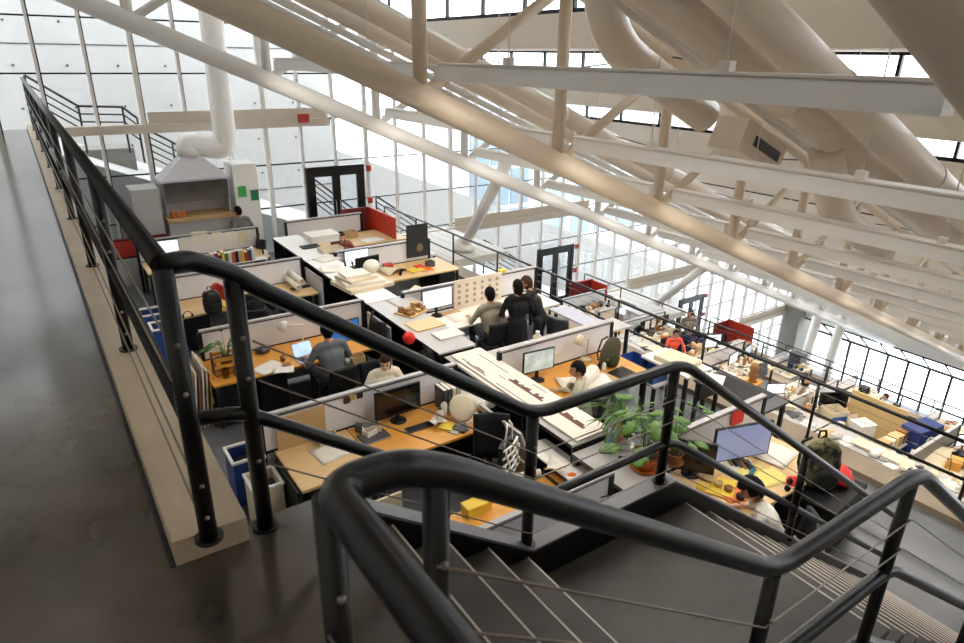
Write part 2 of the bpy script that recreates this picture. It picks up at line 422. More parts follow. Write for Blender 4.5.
for q, (Y, px, py, r_, lab) in enumerate(((5.55, 652, 30, .045, 'thin pipe left of the pair under the roof between the ducts'), (5.45, 664, 30, .04, 'thin pipe right of the pair under the roof between the ducts'), (8.6, 360, 41, .05, 'thin white pipe running down the slope behind the tan truss'), (8.5, 360, 50, .04, 'second thin white pipe, lower, behind the tan truss'))):
    h_ = duct_line(px, py, Y); tag(MB().tube([(-4, Y, h_+1.68), (31, Y, h_-13.02)], r_, 8).build('pipe', white if q > 1 else truss_m), lab, 'pipe')
# drop box with a grille hanging beside the second duct
g = thing('air_diffuser', 'pale square air diffuser box with a dark slot, hanging behind the first hanging light', 'diffuser', tuple(at(748, 146, y=5.85)), 0)
MB().box((0, 0, 0), (1.1, .5, .45), ry=math.atan(.42)).build('casing', ductm, g)
MB().box((.08, -.252, -.02), (.7, .02, .14), ry=math.atan(.42)).build('grille', greyd, g)
# cross bracing wires between trusses
br = thing('roof_bracing', 'thin dark bracing rods crossing under the roof windows', 'bracing')
for x in (8.0, 12.2, 16.5):
    for (y0, y1) in ((1.4, 6.9), (7.1, 12.5)):
        for s in (0, 1):
            z = chz(x)+2.2; MB().cyl((x, y0 if s else y1, z), (x, y1 if s else y0, z-.55), .012, seg=5).build('rod', greyd, br)
# leaning columns at the end wall
for i, lab in enumerate(('leaning white tube column beside the door of the upper tray', 'leaning white tube column lower down the slope', )):
    dx, dz = RUN*i, -DROP*i
    t = thing('leaning_column', lab, 'column', (10.05+dx, 15.6, -3.55+dz))
    MB().cyl((0, 0, .12), (-.75, -2.95, 2.85), .15, seg=16).build('shaft', white, t)
    MB().lathe([(.32, 0), (.32, .1), (.2, .35), (.14, .4)], seg=16).build('foot', white, t)
    struct('trim_%d' % (10+i), MB().bx(ex(i+1)+.28, ex(i+1)+2.4, 14.9, YE-.32, fz(i+1)-.22, fz(i+1)), conc)
for i in range(2):
    t = thing('bent_column', ('white bent column left of the pair by the concrete pier', 'white bent column right of the pair by the concrete pier')[i], 'column', (30.6+i*1.1, 15.6-i*.7, fz(4)))
    MB().tube(fillet([(0, 0, 0), (0, 0, 2.2), (.35, 0, 4.6)], .5), .22, 14).build('shaft', white, t)
# spray booth hood and its duct at the end of the upper tray
p0 = at(168, 218, y=17.3); p1 = at(232, 216, y=17.3); zt = at(200, 180, y=17.3).z; zd = p0.z; xc = (p0.x+p1.x)/2; wd = p1.x-p0.x
HB = thing('spray_booth', 'big grey transparent spray booth hood on a white cabinet by the glass wall', 'spray booth', (xc, 17.3, fz(1)))
z0 = zd-fz(1); z1 = zt-fz(1)
bb = MB(); bb.bx(-wd/2, wd/2, .58, .62, z0, z1).bx(-wd/2, -wd/2+.03, 0, .6, z0, z1).bx(wd/2-.03, wd/2, 0, .6, z0, z1); bb.build('back_sheet', greyp, HB)
MB().bx(-wd/2, wd/2, -.02, .0, z1-.5, z1).build('front_sheet', acrylic, HB)
MB().prism([(-wd/2-.06, -.1, z1), (wd/2+.06, -.1, z1), (wd/2+.06, .65, z1), (-wd/2-.06, .65, z1)], (0, 0, .05)).build('rim', mat('lilac_grey', 'c4c2d2', .5), HB)
hd = MB(); h2 = .62
v = [hd.bm.verts.new(q) for q in ((-wd/2-.05, -.1, z1+.05), (wd/2+.05, -.1, z1+.05), (wd/2+.05, .65, z1+.05), (-wd/2-.05, .65, z1+.05), (-.16, .15, z1+h2), (.16, .15, z1+h2), (.16, .45, z1+h2), (-.16, .45, z1+h2))]
for q in ((0, 1, 5, 4), (1, 2, 6, 5), (2, 3, 7, 6), (3, 0, 4, 7), (4, 5, 6, 7), (0, 3, 2, 1)): hd._f([v[i] for i in q])
hd.build('canopy', mat('hood_grey', 'd7d6da', .45), HB)
MB().bx(-wd/2-.05, wd/2+.05, -.22, .62, z0-.09, z0-.001).build('counter_top', cork, HB)
MB().bx(-wd/2-.02, wd/2+.02, -.15, .6, 0, z0-.09).build('base_cabinet', greyp, HB)
dx = at(214, 60, y=17.45).x-xc
MB().tube(fillet([(0, .3, z1+h2-.05), (0, .3, z1+h2+.25), (dx+.05, .28, z1+h2+.02), (dx+.1, .15, 9.8)], .3, 6), .27, 20).build('exhaust_duct', white, HB)
for i, (sx, c) in enumerate(((-1, 'left'), (1, 'right'))):
    x = xc+sx*(wd/2+.42); t = tag(MB().bx(-.3, .3, 0, .8, 0, z1+.1-(.2 if i == 0 else -.22)).build('tall_cabinet', greyp if i == 0 else white, loc=(x, 17.2, fz(1))), 'tall pale cabinet standing %s of the spray booth' % c, 'cabinet')
for i in range(2):
    tag(MB().box((0, 0, 0), (.20, .015, .27)).build('safety_sign', (green, mat('teal_green', '1f7d56', .5))[i], loc=(xc+wd/2+.30+i*.3, 17.18, z1+fz(1)-.35-.12*i)), ('bright green and white safety sign on the cabinet right of the spray booth', 'dark green square sign at the cabinet edge right of the spray booth')[i], 'sign')
for i in range(3):
    tag(MB().lathe([(.035, 0), (.035, .13), (.015, .17), (.015, .2)], seg=8).build('spray_bottle', orange, loc=(xc-wd/2+.12+.12*i, 17.2, zd)), 'small orange bottle in the row at the left of the spray booth counter', 'bottle', 'bottles on the spray booth counter')
# outside stair railings beyond the glass
def out_rail(label, pts, n, y=20.0, gap=.19):
    P = [at(a, b, y=y) for a, b in pts]; t = thing('outdoor_railing', label, 'railing', tuple(P[0]))
    for k in range(n):
        MB().tube([q-P[0]-Vec((0, 0, gap*k)) for q in P], .022 if k else .034, 6).build('rail', black, t)
    for q in P: MB().cyl(q-P[0], q-P[0]-Vec((0, 0, gap*n+.4)), .03, seg=6).build('post', black, t)
out_rail('black railing of the outside stair above the far end of the walkway', [(24, 75), (78, 106), (122, 107), (137, 118)], 4)
out_rail('black railing of the outside stair just left of the hood duct', [(148, 130), (172, 142), (206, 164)], 5, 21)
out_rail('black railing of the outside stair seen through the uppermost glass door', [(310, 176), (360, 214)], 5, 20)
out_rail('black railing of the outside stair right of the red cubicle', [(376, 196), (416, 222)], 5, 20)
out_rail('black railing of the outside stair left of the middle glass door', [(484, 240), (533, 268)], 5, 20)
out_rail('black railing of the outside stair seen by the lowest glass door', [(660, 300), (700, 326)], 4, 20)
# ------------------------------------------------------------------ the stair down from the walkway and its railings
YA, YB = 2.1, .86
XS, XL1, XL2 = .48, 1.75, 2.78
RISE1 = .9/5
def nose(x):                                       # line of the tread edges along the stair
    if x <= XS: return 0
    if x <= XL1: return -(x-XS)/(XL1-XS)*.9
    if x <= XL2: return -.9
    return max(-.9-(x-XL2)*.718, fz(1))
XE = XL2+2.7/.718
st = thing('staircase', 'dark steel and concrete stair descending from the walkway with a landing', 'stairs', (XS, (YA+YB)/2, 0))
def loc(p): return Vec(p)-Vec((XS, (YA+YB)/2, 0))
yl, yh = YB-(YA+YB)/2+.05, YA-(YA+YB)/2-.05
nosem = mat('worn_nosing', 'cfc6ba', .4, .3, .15, 20)
S0, SL1, SL2 = .70-XS, 1.70-XS, 2.97-XS
g1 = .25
for i in range(4):
    x = S0+g1*i; z = -RISE1*(i+1)
    MB().bx(x, x+g1+.02, yl, yh, z-.045, z).build('tread', cem2, st)
    MB().bx(x+g1+.012, x+g1+.0215, yl, yh, z-.016, z+.002).build('nosing', nosem, st)
    MB().bx(x-.012, x-.001, yl, yh, z, z+RISE1-.045).build('riser', black, st)
MB().bx(S0-.012+.013, S0+.0215, yl, yh, -.016, .002).build('nosing', nosem, st)
MB().bx(SL1, SL2, yl, yh, -.96, -.9).build('landing', cem2, st)
MB().bx(SL2-.01, SL2+.0015, yl, yh, -.9, -.898).build('nosing', nosem, st)
MB().bx(SL1-.012, SL1-.001, yl, yh, -.9, -.9+RISE1-.045).build('riser', black, st)
n2 = 15; r2 = 2.7/n2; g2 = (XE-XL2)/n2
for i in range(n2-1):
    x = SL2+g2*i; z = -.9-r2*(i+1)
    MB().bx(x, x+g2+.02, yl, yh, z-.045, z).build('tread', cem2, st)
    MB().bx(x+g2+.011, x+g2+.0215, yl, yh, z-.016, z+.002).build('nosing', nosem, st)
    MB().bx(x-.012, x-.001, yl, yh, z, z+r2-.045).build('riser', black, st)
xb = XL2-XS
for y, nm in ((YA, 'far'), (YB, 'near')):
    yy = y-(YA+YB)/2; a = -.03; up, dn = .20, -.42
    if nm == 'near': up = .02
    q0 = .74-XS; prof = [(q0, nose(.74)+up), (XL1-XS, -.9+up), (xb+.05, -.9+up), (XE-XS, -3.6+up), (XE-XS+.05, -3.6+up), (XE-XS+.05, -3.6), (XE-XS-.25, -3.6), (xb-.05, -.9+dn), (XL1-XS, -.9+dn), (q0, nose(.74)+dn)]
    MB().prism([(p, yy-.025, q) for p, q in prof], (0, .05, 0)).build('stringer', black, st)
    cp = MB()
    for (p, q), (p2, q2) in zip(prof[:3], prof[1:4]): cp.prism([(p, yy-.055, q+.001), (p2, yy-.055, q2+.001), (p2, yy-.055, q2+.016), (p, yy-.055, q+.016)], (0, .11, 0))
    cp.build('stringer_cap', mat('cap_steel', '77767a', .45, .3, .15, 8), st)
def rail_path(y, x0, x1, h):
    return [(x0, y, nose(x0)+h), (XL1+(.04 if y < 1 else 0), y, -.9+h), (XL2+.03, y, -.9+h), (x1, y, nose(x1)+h)]
def railing(name, label, top, mids, cables, posts, base, r=.031, rp=.026, fr=.13, fit=(.11, .24, .59, .76)):
    t = thing(name, label, 'railing', base); B = Vec(base)
    MB().tube([Vec(p)-B for p in fillet(top, fr, 6)], r, 18).build('handrail', black, t)
    for mpts in mids: MB().tube([Vec(p)-B for p in fillet(mpts, .12, 6)], r*.82, 14).build('mid_rail', black, t)
    for c in cables: MB().tube([Vec(p)-B for p in c], .0036, 6).build('cable', steelw, t)
    for (p, q) in posts:
        o = MB().cyl(Vec(p)-B, Vec(q)-B, rp, seg=14).build('post', black, t)
        MB().cyl(Vec(p)-B, Vec(p)-B+Vec((0, 0, .012)), rp*1.6, seg=14).build('foot_ring', black, o)
        if fit and p[1] < 4.5:
            for f in fit: MB().ell(Vec(p).lerp(Vec(q), f)-B+Vec((0, -rp-.002, 0)), .009, 8, 5).build('cable_fitting', steelw, o)
    return t
# railing along the walkway, then down the far side of the stair (one bent tube)
XR = .262
ys = [2.015+1.86*i for i in range(9)]
railing('walkway_railing', 'black pipe railing along the concrete curb of the walkway on the left', [(XR, 18.0, 1.08), (XR, 2.02, 1.08)], [[(XR, 18.0, .56), (XR, 2.02, .56)]],
        [[(XR-.03, 18.0, .10+h), (XR-.03, 2.0, .10+h)] for h in (.17, .32, .62, .78)], [((XR, y, .10), (XR, y, 1.07)) for y in ys], (XR, 2.0, .1), rp=.03)
hs = (.30, .635, .78)
def cab(y, h, xa, xb):
    return [(xa, y-.03, nose(xa)+h+.0), (XL1, y-.03, -.9+h), (XL2, y-.03, -.9+h), (xb, y-.03, nose(xb)+h)]
XB = XE+.05
pa = [((.47, YA, 0), (.47, YA, .99)), ((1.745, YA, -.69), (1.745, YA, .075)), ((2.75, YA, -.69), (2.75, YA, .075)), ((4.45, YA, nose(4.45)+.21), (4.45, YA, nose(4.45)+.97)), ((XB, YA, -3.6), (XB, YA, -2.64))]
railing('stair_railing', 'black pipe railing with steel cables down the far side of the stair', [(XR, 2.018, 1.08), (XR+.075, 2.06, 1.075), (.47, YA, 1.0)]+rail_path(YA, .55, XB, .98)[0:], [[(XR+.03, YA, .52), (.44, YA, .50)]+rail_path(YA, .55, XB, .475)],
        [cab(YA, h, .5, XB) for h in hs], pa, (.47, YA, 0), rp=.03, fit=(.31, .64, .79))
pb = [((.495, YB, 0), (.495, YB, .96)), ((1.785, YB, -.87), (1.785, YB, .07)), ((2.75, YB, -.87), (2.75, YB, .07)), ((4.45, YB, nose(4.45)+.04), (4.45, YB, nose(4.45)+.97)), ((XB, YB, -3.6), (XB, YB, -2.64)), ((.30, YB+.02, 0), (.30, YB+.02, .97))]
railing('stair_railing', 'thick black pipe railing nearest the camera, down the near side of the stair', [(.30, -3.2, 1.0), (.30, YB, 1.0)]+[(.42, YB, 1.0)]+rail_path(YB, .52, XB, .98), [rail_path(YB, .47, XB, .475)],
        [cab(YB, h, .48, XB) for h in (.62, .775)]+[[(.275, -3.2, h), (.275, YB, h)] for h in (.3, .5, .7)]+[cab(YB, h, 1.75, XB) for h in (.17, .78)], pb, (.47, YB, 0), r=.033, fit=(.64, .80))
# railings at the open edges of the trays
for k, lab in ((1, 'black railing along the edge of the upper tray of desks, under the big truss'), (2, 'thinner black railing along the edge of the second tray of desks'), (3, 'faint black railing along the edge of the lowest desks, in front of the far glass')):
    x = ex(k); z = fz(k)+.09; y0 = 2.20-1.985*3
    railing('tray_railing', lab, [(x, 18.0, z+.91), (x, -4, z+.91)], [[(x, 18.0, z+.43), (x, -4, z+.43)]],
            [[(x+.03, 18.0, z+h), (x+.03, -4, z+h)] for h in (.2, .6, .76)], [((x, y0+1.985*i, z), (x, y0+1.985*i, z+.9)) for i in range(12)], (x, 2.2, z), r=.026, rp=.022, fit=())
# ------------------------------------------------------------------ makers: furniture and things on desks (front of each faces -y)
F1, D1, S1 = fz(1), fz(1)+.74, fz(1)+1.15
F2, D2, S2 = fz(2), fz(2)+.74, fz(2)+1.15
F3, D3 = fz(3), fz(3)+.74
E_ = .0015
capm = mat('partition_cap', 'b3b1b2', .4, .1, .08, 6)
legm = mat('desk_leg', '151518', .5, 0, .2, 9)
def desk(label, x0, x1, y0, y1, F, m=wood, ped=(), h=.74, group=None, cat='desk'):
    cx, cy = (x0+x1)/2, (y0+y1)/2; w, d = x1-x0, y1-y0
    t = thing('desk', label, cat, (cx, cy, F), 0, group)
    MB().bx(-w/2, w/2, -d/2, d/2, h-.035, h).build('desk_top', m, t)
    MB().bx(-w/2+.05, w/2-.05, d/2-.1, d/2-.07, h-.34, h-.036).build('modesty_panel', legm, t)
    for sx in (-1, 1):
        for sy in (-1, 1): MB().box((sx*(w/2-.05), sy*(d/2-.05), (h-.036)/2), (.05, .05, h-.036)).build('leg', legm, t)
    for p in ped:
        c = MB().bx(p-.21, p+.21, -d/2+.04, d/2-.12, .04, h-.037).build('pedestal', blackmat, t)
        for q in range(3):
            z = .08+q*.21; f = MB().bx(p-.195, p+.195, -d/2+.025, -d/2+.0395, z, z+.195).build('drawer', greyd if q == 9 else blackmat, c)
    return t
def partition(label, x0, x1, y, F, h=1.25, m=None, cap=capm, low=.74):
    w = x1-x0; t = thing('partition', label, 'partition', ((x0+x1)/2, y, F))
    MB().bx(-w/2+.03, w/2-.03, -.012, .012, low, h-.055).build('panel', m or panel_m, t)
    MB().bx(-w/2+.03, w/2-.03, -.02, .02, .06, low).build('lower_panel', greyp, t)
    MB().bx(-w/2, w/2, -.035, .035, h-.03, h).build('cap', cap, t)
    MB().bx(-w/2, w/2, -.022, .022, h-.055, h-.0301).build('top_rail', blackmat, t)
    MB().bx(-w/2+.03, w/2-.03, -.026, .026, low-.02, low+.012).build('bottom_rail', blackmat, t)
    for s in (-1, 1): MB().bx(s*(w/2)-.03, s*(w/2)+.03, -.03, .03, 0, h-.03).build('post', blackmat, t)
    return t
def shelf_unit(label, x0, x1, y0, y1, F, h=1.15, top=greyp, n=3, body=blackmat, mid=True):
    w, d = x1-x0, y1-y0; t = thing('shelf_unit', label, 'shelf', ((x0+x1)/2, (y0+y1)/2, F))
    MB().bx(-w/2-.02, w/2+.02, -d/2, d/2, h-.03, h).build('top', top, t)
    MB().bx(-w/2-.021, -w/2-.018, -d/2, d/2, h-.045, h-.0).build('edge_strip', body, t)
    MB().bx(w/2-.02, w/2, -d/2, d/2, .0, h-.031).build('back', greyp, t)
    for i in range(n+1):
        y = -d/2+(d-.03)*i/n; MB().bx(-w/2, w/2-.021, y, y+.03, 0, h-.031).build('upright', body, t)
    if mid:
        for i in range(n):
            a = -d/2+(d-.03)*i/n+.031; b = -d/2+(d-.03)*(i+1)/n-.001
            MB().bx(-w/2, w/2-.022, a, b, .74, .76).build('shelf', body, t)
    return t
def monitor(label, p, rz=0, w=.54, h=.32, scr=screen_w, tilt=.0, stand=.16, fr=blackmat):
    t = thing('monitor', label, 'monitor', p, rz)
    b = MB().lathe([(.11, 0), (.11, .01), (.03, .018)], seg=16).build('base', fr, t); MB().box((0, .03, stand/2+.012), (.05, .02, stand)).build('neck', fr, t)
    c = stand+h/2
    MB().box((0, 0, c), (w, .035, h), rx=tilt).build('casing', fr, t)
    MB().box((0, -.0181, c), (w-.03, .002, h-.03), rx=tilt).build('screen', scr, t)
    return t
def laptop(label, p, rz=0, scr=screen_w, m=silver, w=.33):
    t = thing('laptop', label, 'laptop', p, rz)
    MB().bx(-w/2, w/2, -.23, 0, 0, .016).build('base', m, t); MB().bx(-w/2+.03, w/2-.03, -.15, -.03, .0161, .019).build('keys', blackmat, t)
    l = MB().box((0, .045, .125), (w, .01, .23), rx=-.38).build('lid', m, t); MB().box((0, .039, .124), (w-.02, .003, .21), rx=-.38).build('screen', scr, l)
    return t
def keyboard(label, p, rz=0, m=greyd, w=.42):
    t = thing('keyboard', label, 'keyboard', p, rz); MB().box((0, 0, .009), (w, .13, .018)).build('case', m, t)
    MB().box((0, 0, .0205), (w-.03, .10, .004)).build('keys', blackmat, t); return t
def chair(label, p, rz=0, m=darkfab, back=.38, group=None):
    t = thing('office_chair', label, 'chair', p, rz, group)
    for i in range(5):
        a = 2*PI*i/5; e = Vec((math.cos(a)*.28, math.sin(a)*.28, .07))
        l = MB().tube([(0, 0, .11), e], [.028, .016], 8).build('leg', blackmat, t); MB().ell(e-Vec((0, 0, .035)), .034, 8, 6).build('caster', blackmat, l)
    MB().cyl((0, 0, .1), (0, 0, .42), .025, seg=10).build('column', silver, t)
    MB().ell((0, 0, .455), (.25, .24, .045), 16, 8, disp=lambda q, w: Vec((max(-.22, min(.22, w.x*1.25)), max(-.21, min(.21, w.y*1.25)), w.z))).build('seat', m, t)
    MB().sheet(lambda u, v: ((u-.5)*.44, -.22-.06*v-.12*(u-.5)**2*-1.5, .56+v*back), 6, 6, .05).build('backrest', m, t)
    MB().tube([(0, -.12, .42), (0, -.24, .46), (0, -.27, .62)], .02, 8).build('back_post', blackmat, t)
    for s in (-1, 1): MB().tube([(s*.22, .0, .45), (s*.27, 0, .48), (s*.27, .02, .66), (s*.27, -.12, .67), (s*.27, .14, .67)], .016, 6).build('armrest', blackmat, t)
    return t
def desk_lamp(label, p, rz=0, m=white, reach=.45):
    t = thing('desk_lamp', label, 'lamp', p, rz)
    MB().lathe([(.09, 0), (.09, .02), (.02, .03)], seg=14).build('base', m, t)
    MB().tube([(0, 0, .03), (.04, 0, .36), (-reach, 0, .42)], .010, 6).build('arm', m, t)
    r = Euler((0, -.5, 0)).to_matrix(); sh = MB(); sh.lathe([(.03, .1), (.045, .08), (.09, -.06), (.085, -.06), (.04, .07)], seg=16)
    sh.build('lamp_shade', m, t, (-reach-.03, 0, .40)).rotation_euler = (0, .6, 0); return t
def book(label, p, d, m, rz=0, group=None, rx=0, ry=0):
    t = thing('book', label, 'book', p, rz, group); t.rotation_euler = (rx, ry, rz); w, dp, h = d
    a = MB(); a.bx(-w/2, -w/2+.003, -dp/2, dp/2, 0, h).bx(w/2-.003, w/2, -dp/2, dp/2, 0, h).bx(-w/2, w/2, -dp/2, -dp/2+.003, 0, h)
    a.build('cover', m, t); MB().bx(-w/2+.0031, w/2-.0031, -dp/2+.0031, dp/2-.006, .004, h-.005).build('pages', paper, t); return t
def flat_book(label, p, d, m, rz=0, group=None):
    t = thing('book', label, 'book', p, rz, group); w, dp, h = d
    MB().bx(-w/2, w/2, -dp/2, dp/2, 0, .003).bx(-w/2, w/2, -dp/2, dp/2, h-.003, h).bx(-w/2, -w/2+.003, -dp/2, dp/2, .003, h-.003).build('cover', m, t)
    MB().bx(-w/2+.0031, w/2-.006, -dp/2+.005, dp/2-.005, .0031, h-.0031).build('pages', paper, t); return t
def sheet(label, p, w, d, m=paper, rz=0, curl=.01, name='paper_sheet', cat='paper', group=None, th=.003):
    ph = random.random()*6
    o = MB().sheet(lambda u, v: ((u-.5)*w, (v-.5)*d, th/2+curl*(.5+.5*math.sin(ph+5*u+2.2*v))), 6, 5, th).build(name, m, loc=p); o.rotation_euler = (0, 0, rz)
    return tag(o, label, cat, group)
def board(label, p, d, m, rz=0, rx=0, ry=0, name='board', cat='board', group=None):
    o = MB().bx(-d[0]/2, d[0]/2, -d[1]/2, d[1]/2, 0, d[2]).build(name, m, loc=p); o.rotation_euler = (rx, ry, rz); return tag(o, label, cat, group)
def roll(label, p, L, r, m=paper, rz=0, group=None, ry=0):
    o = MB().lathe([(r*.72, 0), (r, 0), (r, L), (r*.72, L), (r*.72, .001)], seg=14).build('paper_roll', m, loc=p)
    o.rotation_euler = (PI/2, ry, rz); return tag(o, label, 'paper roll', group)
def carton(label, p, d, m=cork, rz=0, lid=False, name='box', inner=None, cat='box', group=None):
    t = thing(name, label, cat, p, rz, group); w, dp, h = d; e = .012
    a = MB(); a.bx(-w/2, w/2, -dp/2, dp/2, 0, e).bx(-w/2, w/2, -dp/2, -dp/2+e, e, h).bx(-w/2, w/2, dp/2-e, dp/2, e, h).bx(-w/2, -w/2+e, -dp/2+e, dp/2-e, e, h).bx(w/2-e, w/2, -dp/2+e, dp/2-e, e, h)
    a.build('body', m, t)
    if lid: MB().bx(-w/2-.008, w/2+.008, -dp/2-.008, dp/2+.008, h+.0005, h+.03).build('lid', m, t)
    return t
def bottle(label, p, r=.035, h=.22, m=white, capmat=blackmat, name='bottle'):
    t = thing(name, label, 'bottle', p); MB().lathe([(r*.9, 0), (r, .01), (r, h*.68), (r*.42, h*.82), (r*.42, h*.9)], seg=14).build('body', m, t)
    MB().lathe([(r*.48, h*.9), (r*.48, h)], seg=12).build('cap', capmat, t); return t
def mug(label, p, m=white):
    t = thing('mug', label, 'mug', p); MB().lathe([(.035, 0), (.04, .09), (.036, .09), (.031, .008)], seg=14).build('cup', m, t)
    MB().tube([(.038, 0, .075), (.062, 0, .065), (.06, 0, .03), (.036, 0, .02)], .006, 6).build('handle', m, t); return t
def headset(label, p, m=blackmat, rz=0):
    t = thing('headphones', label, 'headphones', p, rz)
    MB().tube([(.08*math.cos(a), 0, .04+.09*math.sin(a)) for a in [PI*i/10 for i in range(11)]], .008, 6).build('headband', m, t)
    for s in (-1, 1): MB().ell((s*.08, 0, .042), (.02, .035, .042), 10, 7).build('ear_cup', m, t)
    return t
def model(label, p, rz=0, s=.4, m=cream, base=white, n=7, hmax=.18, seed=1, group=None):
    rnd = random.Random(seed); t = thing('architecture_model', label, 'model', p, rz, group)
    MB().bx(-s/2, s/2, -s*.38, s*.38, 0, .02).build('base', base, t)
    for i in range(n):
        w, d, h = rnd.uniform(.12, .3)*s, rnd.uniform(.12, .3)*s, rnd.uniform(.3, 1)*hmax
        x, y = rnd.uniform(-.34, .34)*s, rnd.uniform(-.22, .22)*s
        MB().box((x, y, .0205+h/2), (w, d, h), rz=rnd.uniform(-.3, .3), taper=rnd.choice((1, 1, .7))).build('block', m if i % 3 else base, t)
    return t
def backpack(label, p, rz=0, m=darkfab, m2=None, s=1.0, name='backpack', cat='bag'):
    t = thing(name, label, cat, p, rz)
    sg = lambda v, k: math.copysign(abs(v)**k, v)
    MB().ell((0, 0, .235*s), 1, 20, 14, disp=lambda q, w: Vec((.165*s*sg(q.x, .6)*(1-.15*max(0, q.z)), .105*s*sg(q.y, .6)*(1-.35*max(0, q.z)), .233*s*sg(q.z, .7)))*(1+.03*math.sin(9*q.x+4)*math.sin(11*q.z))).build('sack', m, t)
    MB().ell((0, -.095*s, .13*s), 1, 14, 8, disp=lambda q, w: Vec((.125*s*sg(q.x, .6), .05*s*sg(q.y, .6), .10*s*sg(q.z, .6)))).build('front_pocket', m2 or m, t)
    MB().tube([(-.04*s, .05*s, .46*s), (-.03*s, .06*s, .52*s), (.03*s, .06*s, .52*s), (.04*s, .05*s, .46*s)], .010*s, 6).build('handle', m2 or m, t)
    for q in (-1, 1): MB().tube([(q*.07*s, .09*s, .44*s), (q*.09*s, .16*s, .36*s), (q*.10*s, .15*s, .15*s), (q*.11*s, .08*s, .05*s)], .014*s, 6).build('strap', m2 or m, t)
    return t
def bin_(label, p, d, m, rim, rz=0, name='waste_bin'):
    t = thing(name, label, 'bin', p, rz); w, dp, h = d; a = MB()
    for (x0, x1, y0, y1) in ((-w/2, w/2, -dp/2, -dp/2+.015), (-w/2, w/2, dp/2-.015, dp/2), (-w/2, -w/2+.015, -dp/2+.015, dp/2-.015), (w/2-.015, w/2, -dp/2+.015, dp/2-.015)): a.bx(x0, x1, y0, y1, 0, h)
    a.bx(-w/2+.015, w/2-.015, -dp/2+.015, dp/2-.015, 0, .015); a.build('body', m, t)
    MB().bx(-w/2+.016, w/2-.016, -dp/2+.016, dp/2-.016, h-.14, h-.13).build('liner', navy if m is blue else greyd, t)
    r = MB()
    for (x0, x1, y0, y1) in ((-w/2-.015, w/2+.015, -dp/2-.015, -dp/2+.02), (-w/2-.015, w/2+.015, dp/2-.02, dp/2+.015), (-w/2-.015, -w/2+.02, -dp/2+.02, dp/2-.02), (w/2-.02, w/2+.015, -dp/2+.02, dp/2-.02)): r.bx(x0, x1, y0, y1, h, h+.03)
    r.build('rim', rim, t); return t
def leaf_mesh(L, W, split=0):
    mb = MB(); mb.sheet(lambda u, v: ((v-.5)*W*math.sin(PI*min(.98, u*.93+.05))**.8*(1 if not split else 1-.35*(math.sin(u*20) > .2)*abs(v-.5)*2), u*L, .10*L*math.sin(u*2.4)-abs(v-.5)*W*.25), 10, 4, .002); return mb
def plant(label, p, n=14, spread=.3, h=.4, L=.16, W=.1, pot=terra, rpot=.13, hpot=.15, split=0, seed=3, saucer=True, droop=.6, drawpot=True):
    rnd = random.Random(seed); t = thing('potted_plant', label, 'plant', p)
    if drawpot:
        MB().lathe([(rpot*.7, .012), (rpot, hpot), (rpot*1.08, hpot), (rpot*1.08, hpot*.82), (rpot*1.0, hpot*.8)][:3]+[(rpot*.92, hpot), (rpot*.9, hpot-.03)], seg=20).build('pot', pot, t)
        if saucer: MB().lathe([(rpot*.95, 0), (rpot*1.15, .025), (rpot*1.1, .025), (rpot*.9, .008)], seg=20).build('saucer', pot, t)
    MB().lathe([(.01, hpot-.035), (rpot*.9, hpot-.03), (rpot*.9, hpot-.028), (.01, hpot-.025)], seg=16).build('soil', soil, t)
    for i in range(n):
        a = 2*PI*i/n*1.618+rnd.uniform(-.3, .3); rr = spread*rnd.uniform(.35, 1); hh = hpot+h*rnd.uniform(.35, 1)
        tip = Vec((math.cos(a)*rr, math.sin(a)*rr, hh)); b = Vec((math.cos(a)*.03, math.sin(a)*.03, hpot-.03))
        st_ = MB().tube([b, Vec((b.x*2, b.y*2, hh*.75)), tip], .004, 5).build('stem', leafm, t)
        k = rnd.uniform(.7, 1.15); lf = leaf_mesh(L*k, W*k, split).build('leaf', leafm, st_); lf.location = tip; lf.rotation_euler = (-droop*rnd.uniform(.2, 1.3), 0, a-PI/2)
    return t
